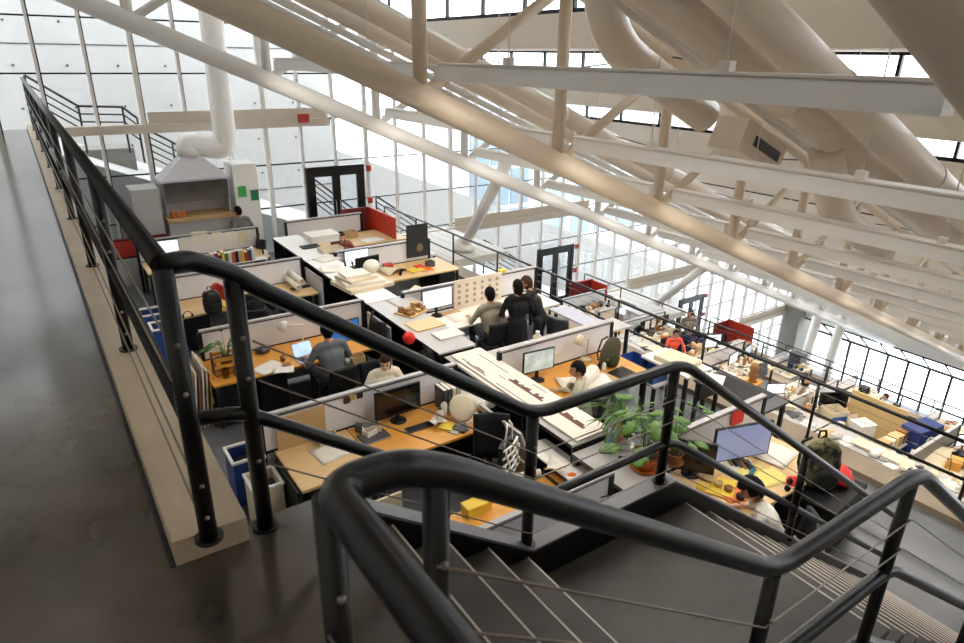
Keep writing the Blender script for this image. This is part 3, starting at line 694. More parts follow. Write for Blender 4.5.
# ------------------------------------------------------------------ people
skin1 = mat('skin', 'c89478', .55, 0, .1, 9); skin2 = mat('light_skin', 'dba98c', .55, 0, .1, 9)
hair_k = mat('black_hair', '0f0c0b', .75, 0, .3, 40, spec=.2); hair_b = mat('brown_hair', '3a2519', .75, 0, .3, 40, spec=.2); hair_t = mat('light_brown_hair', '4a2f1f', .75, 0, .3, 40, spec=.2)
denim = mat('dark_trousers', '23262f', .85, 0, .2, 20); shoe = mat('shoe', '1a1919', .6)
def person(label, p, rz=0, pose='sit', top=None, pants=None, hair=hair_k, long=0, skin=skin1, lean=.12, look=(0, 0), hands=None, skirt=False, hair_vol=1.0, bare=False, cap_=None, glasses=False, size=1.0):
    t = thing('person', label, 'person', p, rz); t.scale = (size*1.04, size*1.04, size)
    pants = pants or denim; caps = []
    sit = pose == 'sit'
    hip = Vec((0, 0, .575 if sit else .90)); up = Vec((0, math.sin(lean), math.cos(lean))); side = Vec((1, 0, 0)); fwd = Vec((0, math.cos(lean), -math.sin(lean)))
    ch = hip+up*.32; neck = hip+up*.52; hd = neck+up*.16+Vec((0, .02, 0))
    def C(a, b, r0, r1, m): caps.append((Vec(a), Vec(b), r0, r1, m))
    C(hip, hip+up*.16, .135, .115, 1); C(hip+up*.16, ch, .115, .125, 1)
    for s in (-1, 1): C(hip+up*.14+side*s*.05, ch+side*s*.075, .095, .11, 1)
    C(neck-up*.03-side*.13, neck-up*.03+side*.13, .065, .065, 1); C(neck-up*.02, neck+up*.10, .052, .05, 0)
    HD = []
    for s in (-1, 1):
        sh = neck-up*.05+side*s*.185
        hnd = Vec(hands[0 if s < 0 else 1]) if hands else (Vec((s*.2, .40, .78)) if sit else hip+Vec((s*.26, .08, -.06)))
        d = hnd-sh; L1, L2 = .29, .26; D = min(d.length, .545); dn = d.normalized(); hnd = sh+dn*D
        a = (L1*L1-L2*L2+D*D)/(2*D); hh = math.sqrt(max(L1*L1-a*a, 0)); bend = Vec((s*.6, -.55, -.6)); bend = (bend-dn*bend.dot(dn)).normalized()
        el = sh+dn*a+bend*hh
        C(sh, el, .058, .045, 1); C(el, el.lerp(hnd, .5), .045, .037, 0 if bare else 1); C(el.lerp(hnd, .5), hnd, .037, .029, 0 if bare else 1); HD.append((hnd, (hnd-el).normalized(), s))
        h0 = hip+side*s*.09
        if sit: kn = Vec((s*.13, .43, .54)); an = Vec((s*.13, .40, .09))
        else: kn = Vec((s*.10, .03, .49)); an = Vec((s*.10, -.01, .09))
        C(h0, kn, .088, .06, 2); C(kn, an, .058, .04, 2); C(an-Vec((0, .04, .045)), an+Vec((0, .15, -.055)), .042, .034, 3)
    if skirt: C(hip+Vec((0, 0, .02)), Vec((0, 0, .45)), .17, .2, 1)
    mb = MB()
    for a, b, r0, r1, m in caps: 
        mb.tube([a, b], [r0, r1], 12); mb.ell(a, r0, 12, 8); mb.ell(b, r1, 12, 8)
    me = mb.mesh('body', [skin]); o = bpy.data.objects.new('tmp', me); COL.objects.link(o)
    rm = o.modifiers.new('r', 'REMESH'); rm.mode = 'VOXEL'; rm.voxel_size = .02; sm = o.modifiers.new('s', 'SMOOTH'); sm.iterations = 4; sm.factor = .5
    dg = bpy.context.evaluated_depsgraph_get(); bm = bmesh.new(); bm.from_object(o, dg)
    bpy.data.objects.remove(o); bpy.data.meshes.remove(me)
    def near(c):
        best = None
        for a, b, r0, r1, m in caps:
            ab = b-a; u = max(0, min(1, (c-a).dot(ab)/ab.length_squared)); d = (c-(a+ab*u)).length-(r0+(r1-r0)*u)
            if best is None or d < best[0]: best = (d, m)
        return best[1]
    for f in bm.faces: f.smooth = True; f.material_index = near(f.calc_center_median())
    B = MB(); B.bm.free(); B.bm = bm
    # head with a face
    R = (Euler((0, 0, look[0])).to_matrix() @ Euler((-lean*.5-look[1], 0, 0)).to_matrix())
    def H(x, y, z): return hd+R@Vec((x, y, z))
    B.ell(hd, (.073, .092, .115), 16, 12, R, 0, disp=lambda q, w: Vec((w.x*(1-.18*(q.z < -.3)*(-q.z)), w.y+(.012 if q.z < 0 and q.y > 0 else 0), w.z)))
    B.ell(H(0, .098, -.012), (.013, .02, .024), 8, 6, R, 0)
    for s in (-1, 1):
        B.ell(H(s*.075, -.005, -.005), (.012, .022, .032), 8, 6, R, 0); B.ell(H(s*.03, .083, .018), (.013, .009, .008), 8, 6, R, 4); B.ell(H(s*.03, .086, .036), (.018, .007, .004), 8, 4, R, 5)
    B.ell(H(0, .090, -.055), (.022, .009, .007), 8, 5, R, 6)
    # hands: palm, four fingers, thumb
    for c, d, s in HD:
        n = Vec((0, 0, 1)); n = (n-d*n.dot(d)); n = n.normalized() if n.length > .2 else Vec((0, 1, 0)); sd = d.cross(n)*s
        Rm = Mat((sd, d, n)).transposed(); B.ell(c+d*.045, (.038, .05, .017), 10, 7, Rm, 0)
        for k in range(4):
            b0 = c+d*.085+sd*(.028-.019*k); l = (.06, .07, .066, .05)[k]
            B.tube([b0-d*.02, b0+d*l*.45, b0+d*l*.8-n*.016, b0+d*l-n*.035], [.0085, .008, .0075, .006], 6, 0)
        th = c+d*.025+sd*.03; B.tube([th, th+sd*.025+d*.022-n*.006, th+sd*.03+d*.05-n*.018], [.010, .009, .007], 6, 0)
    body = B.build('body', [skin, top, pants, shoe, screen_d, hair, dred], t)
    kz = -.2 if not long else -.9
    hv = 1.1*hair_vol
    hb = MB().ell(hd+R@Vec((0, -.012, .012)), (.078*hv, .098*hv, .118*hv), 18, 14, R, keep=lambda q: (q.z > .45) or (q.y < .2 and q.z > kz) or (q.y < -.2 and q.z > -.8), disp=(lambda q, w: w*(1+.035*math.sin(23*q.x+9*q.z)*math.sin(19*q.y+7*q.z))+Vec((0, 0, -long*max(0, -q.z)*.6 if long else 0))))
    hb.build('hair', cap_ or hair, t)
    if cap_: MB().sheet(lambda u, v: H((u-.5)*.13, .08+v*.09, .055-.03*v-abs(u-.5)*.04), 5, 3, .006).build('cap_brim', cap_, t)
    if glasses:
        for s in (-1, 1): MB().tube([H(s*.033+.022*math.cos(a), .102, .016+.017*math.sin(a)) for a in [2*PI*i/10 for i in range(11)]], .003, 5).build('glasses_rim', blackmat, t)
    return t
# ------------------------------------------------------------------ upper tray of desks
def A1(px, py, z=None): return at(px, py, z=D1 if z is None else z)+Vec((0, 0, E_))
def onfloor(px, py, F=F1): return at(px, py, z=F)
capsm = blackmat
for y, l in ((16.45, 'short frosted partition with paper notices below the spray booth'), (13.3, 'frosted partition behind the black backpack'), (10.2, 'frosted partition behind the white lamp and the open laptop'), (7.1, 'frosted partition behind the big black monitor'), (4.0, 'pale partition at the foot of the stair, in front of the orange desk with the yellow box')):
    partition(l, 1.68, 4.42, y, F1)
for y, x1, l in ((16.6, 7.3, 'low white partition left of the red cubicle'), (13.3, 7.55, 'frosted partition holding the dark picture'), (10.15, 8.3, 'frosted partition behind the white pin board'), (7.1, 7.48, 'frosted partition between the standing group and the man at the photo screen'), (4.15, 7.32, 'frosted partition behind the lavender monitor')):
    partition(l, 5.2, x1, y, F1)
# desks
dk = {}
desk('wooden desk with the black backpack on it', 1.7, 4.4, 12.3, 13.26, F1, wood2, (-1.0, 1.0))
desk('honey wooden desk with the plant crate and the open laptop', 1.6, 4.35, 9.2, 10.16, F1, wood, (-1.05, -.5))
desk('orange wooden desk under the big black monitor', 2.75, 4.42, 6.1, 7.06, F1, wood, (.5,))
desk('pale wooden desk with the wood grain, behind the waste bins', 1.80, 2.735, 6.1, 7.06, F1, wood2, (-.3,))
desk('orange wooden desk behind the stair, with the yellow box', 1.75, 4.4, 4.05, 4.85, F1, wood)
desk('white desk of the girl in the cream sweater', 2.0, 4.4, 7.16, 7.72, F1, paper)
desk('far desk with the white monitor below the paper notices', 1.7, 4.4, 15.4, 16.40, F1, wood2)
desk('pale desk inside the red cubicle', 5.4, 8.0, 15.2, 16.5, F1, wood2)
desk('orange topped desk by the dark picture', 5.3, 7.75, 12.2, 13.26, F1, wood2, (.9,))
desk('long white table of the group of three', 5.25, 8.2, 9.2, 10.1, F1, paper)
desk('desk of the man at the photo screen, with the black tablet', 5.25, 7.4, 6.1, 7.06, F1, wood)
desk('cluttered yellow desk below the lavender monitor', 5.3, 7.3, 3.1, 4.1, F1, wood2)
desk('white desk behind the low white partition at the back', 5.3, 7.9, 13.5, 14.4, F1, paper)
# spine of shelves between the two columns of desks
shelf_unit('black shelf unit with white boxes on top, farthest along the spine', 4.55, 5.15, 13.36, 15.6, F1, 1.12, white)
shelf_unit('black shelf unit holding the paper rolls and wooden box', 4.55, 5.15, 10.26, 13.33, F1, 1.12, white)
shelf_unit('black shelf unit carrying the white foam stack', 4.55, 5.18, 7.72, 10.23, F1, 1.12, greyp)
shelf_unit('black shelf unit under the long drawing board', 4.62, 5.18, 4.80, 7.69, F1, 1.06, greyp)
shelf_unit('grey shelf unit carrying the two green plants', 4.6, 5.2, 3.1, 4.77, F1, .98, greyp, 2, greyd)
T1 = F1+1.12+E_; T2 = F1+1.06+E_; T3 = F1+.98+E_
# long drawing board with its prints
b = thing('drawing_board', 'long white presentation board with brown building drawings lying along the spine', 'drawing', (4.95, 6.22, T2))
MB().bx(-.26, .26, -1.40, 1.40, 0, .03).build('board', paper, b)
MB().bx(-.265, .265, -1.41, 1.41, .0301, .034).build('sheet', mat('cream_print', 'efe4d6', .6, 0, .04, 4), b)
prm = mat('brown_print', '6b4438', .7, 0, .3, 30)
def skyline(x0, y0, L, hmax, n, seed):
    r = random.Random(seed); pts = [(x0, y0, .0341), (x0, y0+L, .0341)]; top_ = []
    for i in range(n):
        h = hmax*r.uniform(.3, 1); top_ += [(x0+h, y0+L*(1-i/n), .0341), (x0+h, y0+L*(1-(i+1)/n), .0341)]
    return MB().prism(pts+top_, (0, 0, .001))
skyline(-.02, -.45, .75, .11, 14, 1).build('printed_building', prm, b); skyline(-.03, -1.25, .62, .12, 12, 2).build('printed_building', prm, b)
skyline(-.2, .62, .6, .06, 10, 4).build('printed_building', mat('grey_print', '8a7a70', .7), b)
for (x, y, L) in ((.10, .45, .75), (-.22, .55, .5), (-.22, -.6, .9), (.18, -.3, .3), (-.05, .32, .15)): MB().bx(x, x+.012, y, y+L, .0341, .0351).build('printed_line', blackmat, b)
MB().bx(.02, .07, .02, .08, .0341, .0351).build('printed_tree', mat('tree_print', '9bb05a', .7), b)
board('second white board sticking out under the long drawing board', (4.64, 6.6, T2-.0), (.05, 1.5, .02), paper)
# things on the far spine
def on(p, dx=0, dy=0): return p+Vec((dx, dy, 0))
carton('wide flat white box at the far end of the spine', A1(322, 240, T1), (.7, .55, .14), paper, 0, True)
carton('low cream tray box just in front of the wide white box', A1(338, 246, T1)+Vec((-.3, -.3, 0)), (.5, .35, .08), cream)
board('flat black panel on the spine by the white boxes', A1(310, 247, T1), (.42, .3, .02), blackmat, name='flat_screen', cat='screen')
sheet('white drawing sheet on the spine behind the paper rolls', A1(327, 259, T1), .5, .42, paper, .2)
sheet('wrinkled white sheet on the spine by the black tape dispenser', A1(331, 270, T1), .45, .4, paper, -.3, .03)
headset('black headphones on the spine by the wrinkled sheet', A1(349, 266, T1))
carton('small wooden box standing in the spine shelf beside the paper rolls', at(334, 281, z=F1+.76)+Vec((0, 0, E_)), (.32, .28, .3), ply)
for i in range(2):
    roll(('upper', 'lower')[i]+' white paper roll lying in the spine shelf left of the wooden box', at(309-3*i, 272+6*i, z=F1+.95-.1*i)+Vec((-.35, .35, 0)), .9, .06, paper, .0)
g_ = mat('grey_coat', '2a282a', .9, 0, .3, 20)
for i, (px, py, l, mm) in enumerate(((265, 248, 'dark jacket hanging over the end of the book desk', g_), (383, 333, 'dark coat hanging on the spine beside the red paper ball', darkfab))):
    pp = at(px, py, x=4.46)
    o = MB().sheet(lambda u, v: ((.05*math.sin(9*u+1)+.04)*-1-.06*v, (u-.5)*(.5+.25*v), -.62*v+.05*math.cos(6*u)), 12, 8, .03).build('hanging_jacket', mm, loc=(pp.x, pp.y, pp.z+.25)); o.scale = (1.3, 1.3, 1.1); tag(o, l, 'jacket')
# foam stack
fs = A1(372, 283, T1); zz = fs.z
for i, (w, d, h, dx, dy, rz, l) in enumerate(((.95, .8, .07, 0, 0, .1, 'lowest and widest slab of the white foam stack on the spine'), (.8, .62, .06, -.02, .03, -.1, 'second slab of the white foam stack on the spine'), (.62, .55, .06, -.1, .05, .2, 'third slab of the white foam stack on the spine'), (.5, .4, .05, -.12, .08, 0, 'top slab of the white foam stack on the spine'))):
    board(l, (fs.x+dx-.2, fs.y+dy, zz), (w, d, h), cream if i % 2 == 0 else paper, rz, name='foam_slab', cat='foam board'); zz += h+E_
o = MB().ell((0, 0, .13), (.17, .15, .13), 16, 10).build('foam_model', paper, loc=(fs.x+.12, fs.y+.25, fs.z+.131+E_)); tag(o, 'round white foam dome on the right of the foam stack', 'model')
sheet('grey sheet on the spine in front of the foam stack', A1(405, 302, T1), .5, .6, greyp, .1)
sheet('folded cream paper on the spine right of the grey sheet', A1(415, 293, T1)+Vec((0, 0, .02)), .4, .3, cream, .4, .05)
model('brown wooden site model on the spine above the tan board', A1(412, 312, T1), .4, .52, ply, cork, 9, .12, 5)
board('square tan board on the spine below the brown model', A1(425, 325, T1), (.55, .42, .02), wood2, .05)
board('white plate on the spine right of the tan board', A1(448, 335, T1), (.45, .3, .03), paper, 0)
# red paper ball on its stick, black backpack below
p = at(409, 338, x=4.35); t = thing('paper_ball', 'bright red paper ball standing at the end of the desk by the spine', 'decoration', tuple(p))
MB().ell((0, 0, 0), .10, 16, 12, disp=lambda q, w: w*(1+.06*math.sin(14*q.x)*math.sin(13*q.y+11*q.z))).build('ball', mat('bright_red', 'e02416', .6, 0, .15, 12), t)
MB().cyl((0, 0, -.09), (0, 0, D1-p.z+.74*0), .006, seg=6).build('stick', blackmat, t)
pp = at(437, 357, z=F1+.95); backpack('black bag hanging at the spine end above the partition', (4.47, pp.y, pp.z-.3), PI/2, darkfab)
# --- row by the booth
monitor('white glowing monitor low left beside the paper notices', at(167, 262, z=D1)+Vec((0, 0, E_)), -.05, .62, .36, screen_w)
partition('low red partition left of the white monitor', 1.2, 2.4, 17.0, F1, 1.2, red, dred)
for i, px in enumerate((200, 217, 231, 243)):
    q = at(px, 237, y=16.40); tag(MB().box((0, 0, 0), (.36 if i == 0 else .22, .004, .27)).build('paper_notice', paper if i < 3 else cream, loc=(q.x, 16.42, q.z)), ('wide paper notice, leftmost on the partition below the booth', 'second paper notice from the left below the booth', 'third paper notice from the left below the booth', 'cream paper notice, rightmost below the booth')[i], 'paper')
sp = A1(206, 262); ep = A1(258, 250); cols = ['e9e4da', 'c94a32', '2b2b33', 'e8a23a', '31436b', 'd9d2c0', 'a3352b', '3c3c3c', 'e6d24c', '5c7a4a', 'ece6da', 'd05f3a', '24242a', 'c9b48c', 'e5c73c', 'b23a2c', '40507a', 'efe9dc']
shs = thing('book_tray', 'low white book shelf holding the row of colourful books', 'shelf', (3.25, 13.55, D1-.0)); shs.location = (3.4, 15.3, D1+E_)
x = 2.62
bk = 0
MB().bx(-.85, .85, -.13, .13, 0, .015).build('shelf_board', white, shs); MB().bx(-.87, -.851, -.13, .13, 0, .18).bx(.851, .87, -.13, .13, 0, .18).build('end_board', white, shs)
wds = ['off-white', 'red', 'black', 'orange', 'navy', 'bone-coloured', 'dark red', 'charcoal', 'yellow', 'green', 'ivory', 'coral', 'jet black', 'sand-coloured', 'lemon yellow', 'brick red', 'slate blue', 'milk-white']
for i, c in enumerate(cols):
    r = random.Random(i); w = r.uniform(.055, .09); h = r.uniform(.22, .30)
    book('%s book standing in the row below the paper notices' % wds[i], (x+w/2, 15.3, D1+E_+.0165), (w, .19, h), mat('book_'+c, c, .5, 0, .1, 8)); x += w+.004
person('person in grey standing by the spray booth counter with dark hair', (at(241, 205, y=16.8).x, 16.76, F1), .3, 'stand', mat('grey_top', '6f6d68', .85, 0, .2, 20), None, hair_k, lean=.25)
# --- row of the black backpack
backpack('black backpack with a red flap sitting on the wooden desk', A1(214, 314), .2, blackmat, darkfab, 1.0)
o = MB().sheet(lambda u, v: ((u-.5)*.30, .05*math.sin(4*u), .42-.30*v+.05*math.sin(5*u)), 8, 6, .02).build('red_scarf', red, loc=tuple(A1(222, 306))); tag(o, 'red cloth hanging beside the black backpack', 'cloth')
flat_book('yellow folder lying right of the black backpack', A1(228, 306), (.22, .3, .03), yellow, .3)
headset('tangled black headphones left of the black backpack', A1(188, 318))
sheet('white paper on the desk between the backpack and the person in black', A1(252, 303), .4, .3, paper, .3)
keyboard('black keyboard at the right end of the backpack desk', A1(300, 288), .1)
person('person in black seated at the backpack desk, seen from behind', (2.95, 11.75, F1), -.3, 'sit', darkfab, None, hair_b, lean=.35); chair('dark office chair of the person in black', (2.95, 11.7, F1), -.3)
# --- row of the plant crate
cr = A1(228, 371); ct = thing('plant_crate', 'small slatted wooden crate with glass jars, on the honey desk', 'crate', tuple(cr), .0)
MB().bx(-.2, .2, -.13, .13, 0, .02).build('floor_board', ply, ct)
for z in (.05, .15, .26):
    for s in (-1, 1): MB().bx(-.2, .2, s*.13-.006, s*.13+.006, z-.03, z+.03).build('slat', wood, ct)
for sx in (-1, 1):
    for sy in (-1, 1): MB().bx(sx*.19-.015, sx*.19+.015, sy*.11-.012, sy*.11+.012, .02, .31).build('corner_post', ply, ct)
for i in range(2):
    MB().lathe([(.05, 0), (.055, .12), (.045, .14), (.045, .15)], seg=12).build('jar', glass('jar_glass', (.6, .55, .5)), ct, (-.08+.16*i, -.21, .001))
plant('leafy green plant growing out of the wooden crate', cr+Vec((0, 0, .025)), 18, .26, .36, .13, .09, ply, .10, .2, 0, 11, False)
desk_lamp('white desk lamp with a round shade by the frosted partition', A1(303, 345), 0, white, .28)
laptop('open silver laptop with a bright blue-white screen', A1(304, 357), .12, mat('cyan_screen', 'bcd8ee', .2, 0, .5, 9, emit=.8))
monitor('big monitor with a plain blue screen left of the spine', A1(352, 352)+Vec((-.1, .12, 0)), .1, .62, .36, screen_b)
sheet('large white sheet at the middle of the honey desk', A1(268, 368), .45, .35, paper, .4); sheet('smaller white sheet overlapping the large one', A1(284, 371)+Vec((0, 0, .014)), .3, .22, paper, -.3)
o = MB().ell((0, 0, .05), (.13, .09, .05), 12, 8, disp=lambda q, w: w*(1+.2*math.sin(7*q.x+5*q.y))).build('crumpled_cloth', greyd, loc=tuple(A1(263, 353))); tag(o, 'crumpled grey cloth beside the plant crate', 'cloth')
mug('small wooden-coloured mug near the laptop on the honey desk', A1(283, 361), ply); sheet('brown offcut on the honey desk near the laptop', A1(287, 366)+Vec((0, 0, .03)), .12, .1, ply)
carton('open cardboard box on the desk in front of the blue monitor', A1(357, 362), (.22, .18, .12), cork); mug('white mug beside the cardboard box', A1(348, 364))
person('person in a grey sweater seated with back to the camera at the blue monitor', (3.26, 8.70, F1), .05, 'sit', mat('grey_sweater', '6d7178', .9, 0, .2, 24), None, hair_k, lean=.22, size=1.1); chair('black office chair of the person in the grey sweater', (3.26, 8.63, F1), .05)
for i in range(6):
    q = onfloor(200, 408); board(('leftmost', 'second', 'third', 'fourth', 'fifth', 'rightmost')[i]+' tall board of the row leaning against the end of the honey desk', (1.27+.052*i, 9.75, F1), (.02, .7, .98-.06*(i % 3)), (wood2, paper, ply, paper, cream, wood)[i], 0, 0, .1, 'leaning_board')
o = MB().ell((0, 0, .14), (.2, .18, .14), 14, 9, disp=lambda q, w: w*(1+.18*math.sin(9*q.x)*math.sin(8*q.y+6*q.z))).build('plastic_wrap', silver, loc=(1.2, 10.5, F1)); tag(o, 'crumpled grey plastic wrap on the floor by the leaning boards', 'plastic')
# --- bins by the walkway
bin_('blue waste bin with a white rim below the railing, behind the beige one', (at(243, 451, z=F1+.65).x, at(243, 451, z=F1+.65).y, F1), (.36, .42, .62), blue, white)
bin_('beige waste bin with a white rim below the railing', (at(263, 478, z=F1+.63).x, at(263, 478, z=F1+.63).y, F1), (.34, .4, .6), cream, white)
for i in range(2):
    q = at(158+4*i, 310+6*i, z=F1+.75); bin_(('farther', 'nearer')[i]+' of two blue recycling bins beside the end of the backpack desk', (q.x-.12+.05*i, q.y-.05-.45*i, F1), (.4, .42, .75), blue, white)
# --- row of the black monitor
monitor('big black switched-off monitor on the orange desk', A1(402, 424)+Vec((0, .1, 0)), .0, .66, .40, screen_d, stand=.10)
keyboard('dark keyboard in front of the big black monitor', A1(417, 424)+Vec((0, -.1, 0)), .0)
flat_book('dark closed laptop at the left end of the orange desk', A1(374, 437), (.36, .26, .02), greyd, .05)
roll('dark camera-like tube left of the black monitor', A1(356, 431)+Vec((0, 0, .06)), .2, .06, greyd, .9); carton('small white tissue box under the dark tube', A1(362, 437)+Vec((.1, -.02, 0)), (.16, .12, .09), paper, .3)
carton('open cream box left of the black monitor', A1(373, 432)+Vec((0, .05, 0)), (.24, .2, .1), cream, -.3)
for i, (px, py) in enumerate(((347, 396), (352, 393), (360, 391))):
    q = at(px, py, y=7.06); tag(MB().box((0, 0, 0), (.085, .004, .085)).build('photo_print', mat('photo_%d' % i, ('4a3a2c', 'b9a36a', '2e2a22')[i], .4), loc=(q.x, 7.075, q.z-.07)), ('left', 'middle', 'right')[i]+' small photo pinned to the partition beside the black monitor', 'photo')
f = thing('reading_lamp', 'round cream lamp disc on the orange desk right of the black monitor', 'lamp', tuple(A1(462, 424)), -.4)
MB().lathe([(.07, 0), (.07, .015), (.015, .03), (.012, .2)], seg=14).build('base', white, f); h = MB().lathe([(.02, .012), (.15, .012), (.185, .0), (.15, -.012), (.02, -.014)], seg=24).build('lamp_shade', cream, f, (0, -.0, .24)); h.rotation_euler = (1.0, .25, 0)
bottle('white glue bottle on the orange desk left of the round lamp disc', A1(440, 421), .05, .2); bottle('second white bottle on the orange desk, close to the dark folder', A1(444, 415), .045, .24)
sheet('bunched white bag on the orange desk', A1(436, 424)+Vec((0, 0, .02)), .24, .2, paper, .3, .07)
flat_book('yellow notebook by the calculator', A1(447, 428), (.16, .2, .03), yellow, .6); flat_book('dark calculator by the yellow notebook', A1(460, 430), (.12, .2, .03), greyd, .5); flat_book('grey phone at the edge of the orange desk', A1(453, 432), (.09, .16, .012), greyp, .5)
for i in range(4):
    q = A1(441, 404); book(('leftmost dark', 'second dark', 'third pale', 'rightmost pale')[i]+' folder standing at the spine end of the orange desk', (4.05+.07*i, 6.85, D1+E_), (.06, .25, .34), (greyd, greyd, cream, greyp)[i], 0, None)
for i, (dx, dy, dz, w) in enumerate(((0, 0, 0, .4), (.02, -.25, 0, .42), (-.02, -.05, .05, .38))):
    flat_book(('bottom', 'nearer', 'top')[i]+' grey portfolio lying by the spine behind the round lamp disc', (4.22+dx*.3, 6.65+dy, D1+E_+dz), (.3, .24, .045), (greyp, cream, greyd)[i], .1*i)
for i, (px, py, l) in enumerate(((495, 402, 'crumpled white plastic bag below the long drawing board'), (505, 410, 'second crumpled white bag nearer the patterned tote'))):
    o = MB().ell((0, 0, .1), (.19, .15, .1), 14, 9, disp=lambda q, w: w*(1+.2*math.sin(8*q.x)*math.sin(9*q.y+4*q.z))).build('plastic_bag', paper, loc=tuple(A1(px, py)+Vec((-.25, .2, 0)))); tag(o, l, 'bag')
board('leaning grey panel beside the patterned tote', (4.45, 5.75, F1+.5), (.03, .9, .62), greyp, 0, 0, -.35); board('yellow-edged panel under the leaning grey panel', (4.40, 5.2, F1+.02), (.03, .8, .7), cork, 0, 0, -.2)
# left pale desk
monitor('slim white lamp bar at the left end of the pale wooden desk', A1(273, 468)+Vec((-.1, .3, 0)), PI/2-.2, .3, .5, white, stand=.02, fr=white)
board('tan cork board standing against the partition on the pale wooden desk', (2.15, 7.04, D1+E_), (.62, .02, .46), cork, 0, .05)
carton('small open box with scraps on the pale wooden desk', A1(332, 447)+Vec((0, .15, 0)), (.26, .2, .09), cream); bottle('small white jar by the box of scraps', A1(333, 433)+Vec((0, .2, 0)), .04, .1)
sheet('white plan sheet on the right of the pale wooden desk', A1(330, 452), .4, .4, paper, .15)
# --- girl behind the partition
person('girl in a cream sweater with brown bob hair, facing the camera behind the partition', (3.72, 8.02, F1), PI-.15, 'sit', mat('cream_sweater', 'eadfca', .9, 0, .1, 24), None, hair_b, .10, skin2, .32, (-.4, .15), size=.95); chair('dark office chair of the girl in the cream sweater', (3.72, 8.1, F1), PI-.15)
sheet('big white sheet on the desk in front of the girl', (3.3, 7.42, D1+E_), 1.0, .4, paper, 0)
# --- row at the foot of the stair
carton('flat yellow box on the orange desk behind the stair', A1(483, 517)+Vec((.0, .12, 0)), (.3, .14, .09), yellow, .0, True); roll('white paper roll on the orange desk behind the stair', A1(470, 515)+Vec((.35, .35, .045)), .75, .04, paper, 1.3)
chair('black mesh office chair with the patterned tote hanging on it', (4.0, 5.55, F1), 2.6, darkfab, .6)
tt = thing('tote_bag', 'black and white patterned tote bag hanging on the mesh office chair', 'bag', tuple(at(507, 455, z=F1+.92)), .5)
MB().sheet(lambda u, v: ((u-.5)*(.36+.10*v), .03*math.sin(PI*u), .18-.46*v), 10, 10, .06).build('sack', blackmat, tt)
for j in range(5): MB().tube([((u-.5)*(.37+.025*j), -.042-.03*(1-abs(2*u-1)), .16-.10*j) for u in (0, .25, .5, .75, 1)], .014, 6).build('white_band', white, tt)
for j in range(4):
    for i in range(4):
        x = -.15+.1*i+.05*(j % 2); MB().tube([(x*(1+.07*j), -.066+.1*abs(x)*.5, .16-.10*j), (x*(1+.07*j), -.066+.1*abs(x)*.5, .06-.10*j)], .012, 6).build('white_band', white, tt)
for s in (-1, 1): MB().tube([(s*.11, -.01, .16), (s*.07, -.02, .38), (s*.03, 0, .45)], .012, 6).build('strap', white, tt)
q = at(393, 490, x=2.6); t = thing('metal_cabinet', 'pale standing panel with a small dark blue symbol under the orange desk', 'panel', (q.x, q.y+.2, F1), .0)
MB().bx(-.2, .2, -.015, .015, 0, .62).build('panel', cream, t)
MB().tube([(-.05, -.018, .36), (0, -.018, .42), (.05, -.018, .36)], .012, 6).build('symbol_arc', navy, t); MB().tube([(0, -.018, .27), (0, -.018, .47)], .012, 6).build('symbol_stem', navy, t)
backpack('small brown bag on the floor under the orange desk', onfloor(478, 470)+Vec((0, .3, 0)), .3, ply, None, .7)
# open bay with tools, white tray board
board('long white shelf board tilted beside the open tool bay', at(560, 462, z=D1+.05), (.38, 1.0, .02), white, .0, 0, .12, 'shelf_board')
sheet('folded white paper standing on the tilted shelf board', at(556, 470, z=D1+.14), .25, .22, paper, .6, .1)
q = at(573, 446, z=T2-.30); o = MB().ell((0, 0, .04), (.075, .05, .04), 12, 8).build('tape_gun', orange, loc=(4.45, 4.62, D1+.02)); tag(o, 'orange tape gun in the dark tool bay below the drawing board', 'tape gun')
carton('open dark tool tray holding the orange tape gun', (4.42, 4.6, D1-.02), (.34, .6, .06), blackmat)
for i in range(3): board(('lowest', 'middle', 'top')[i]+' box of papers in the stack at the stair end of the spine', (4.35, 3.62, D1-.12+.075*i), (.42, .5-.06*i, .07), (cream, paper, greyp)[i], .1*i-.1, name='paper_stack')
bottle('brown spray bottle with a black cap at the stair end of the spine', at(628, 500, z=D1-.05), .045, .24, cork); bottle('dark thermos in the stack of boxes at the stair end of the spine', at(618, 477, z=D1)+Vec((0, 0, .02)), .045, .26, blackmat)
tag(MB().box((0, 0, .04), (.3, .2, .08), rz=.3).build('hard_drive', greyd, loc=tuple(at(610, 470, z=D1))), 'dark device with grey cables beside the thermos', 'device')
for i in range(3): tag(MB().tube(fillet([(4.2, 4.0+.1*i, D1+.15), (4.35, 3.8+.12*i, D1+.28), (4.5, 4.0+.1*i, D1+.1), (4.45, 3.7+.1*i, D1+.02)], .1), .008, 6).build('cable', (paper, greyd, blackmat)[i]), ('white', 'grey', 'black')[i]+' loose cable among the boxes at the stair end of the spine', 'cable')
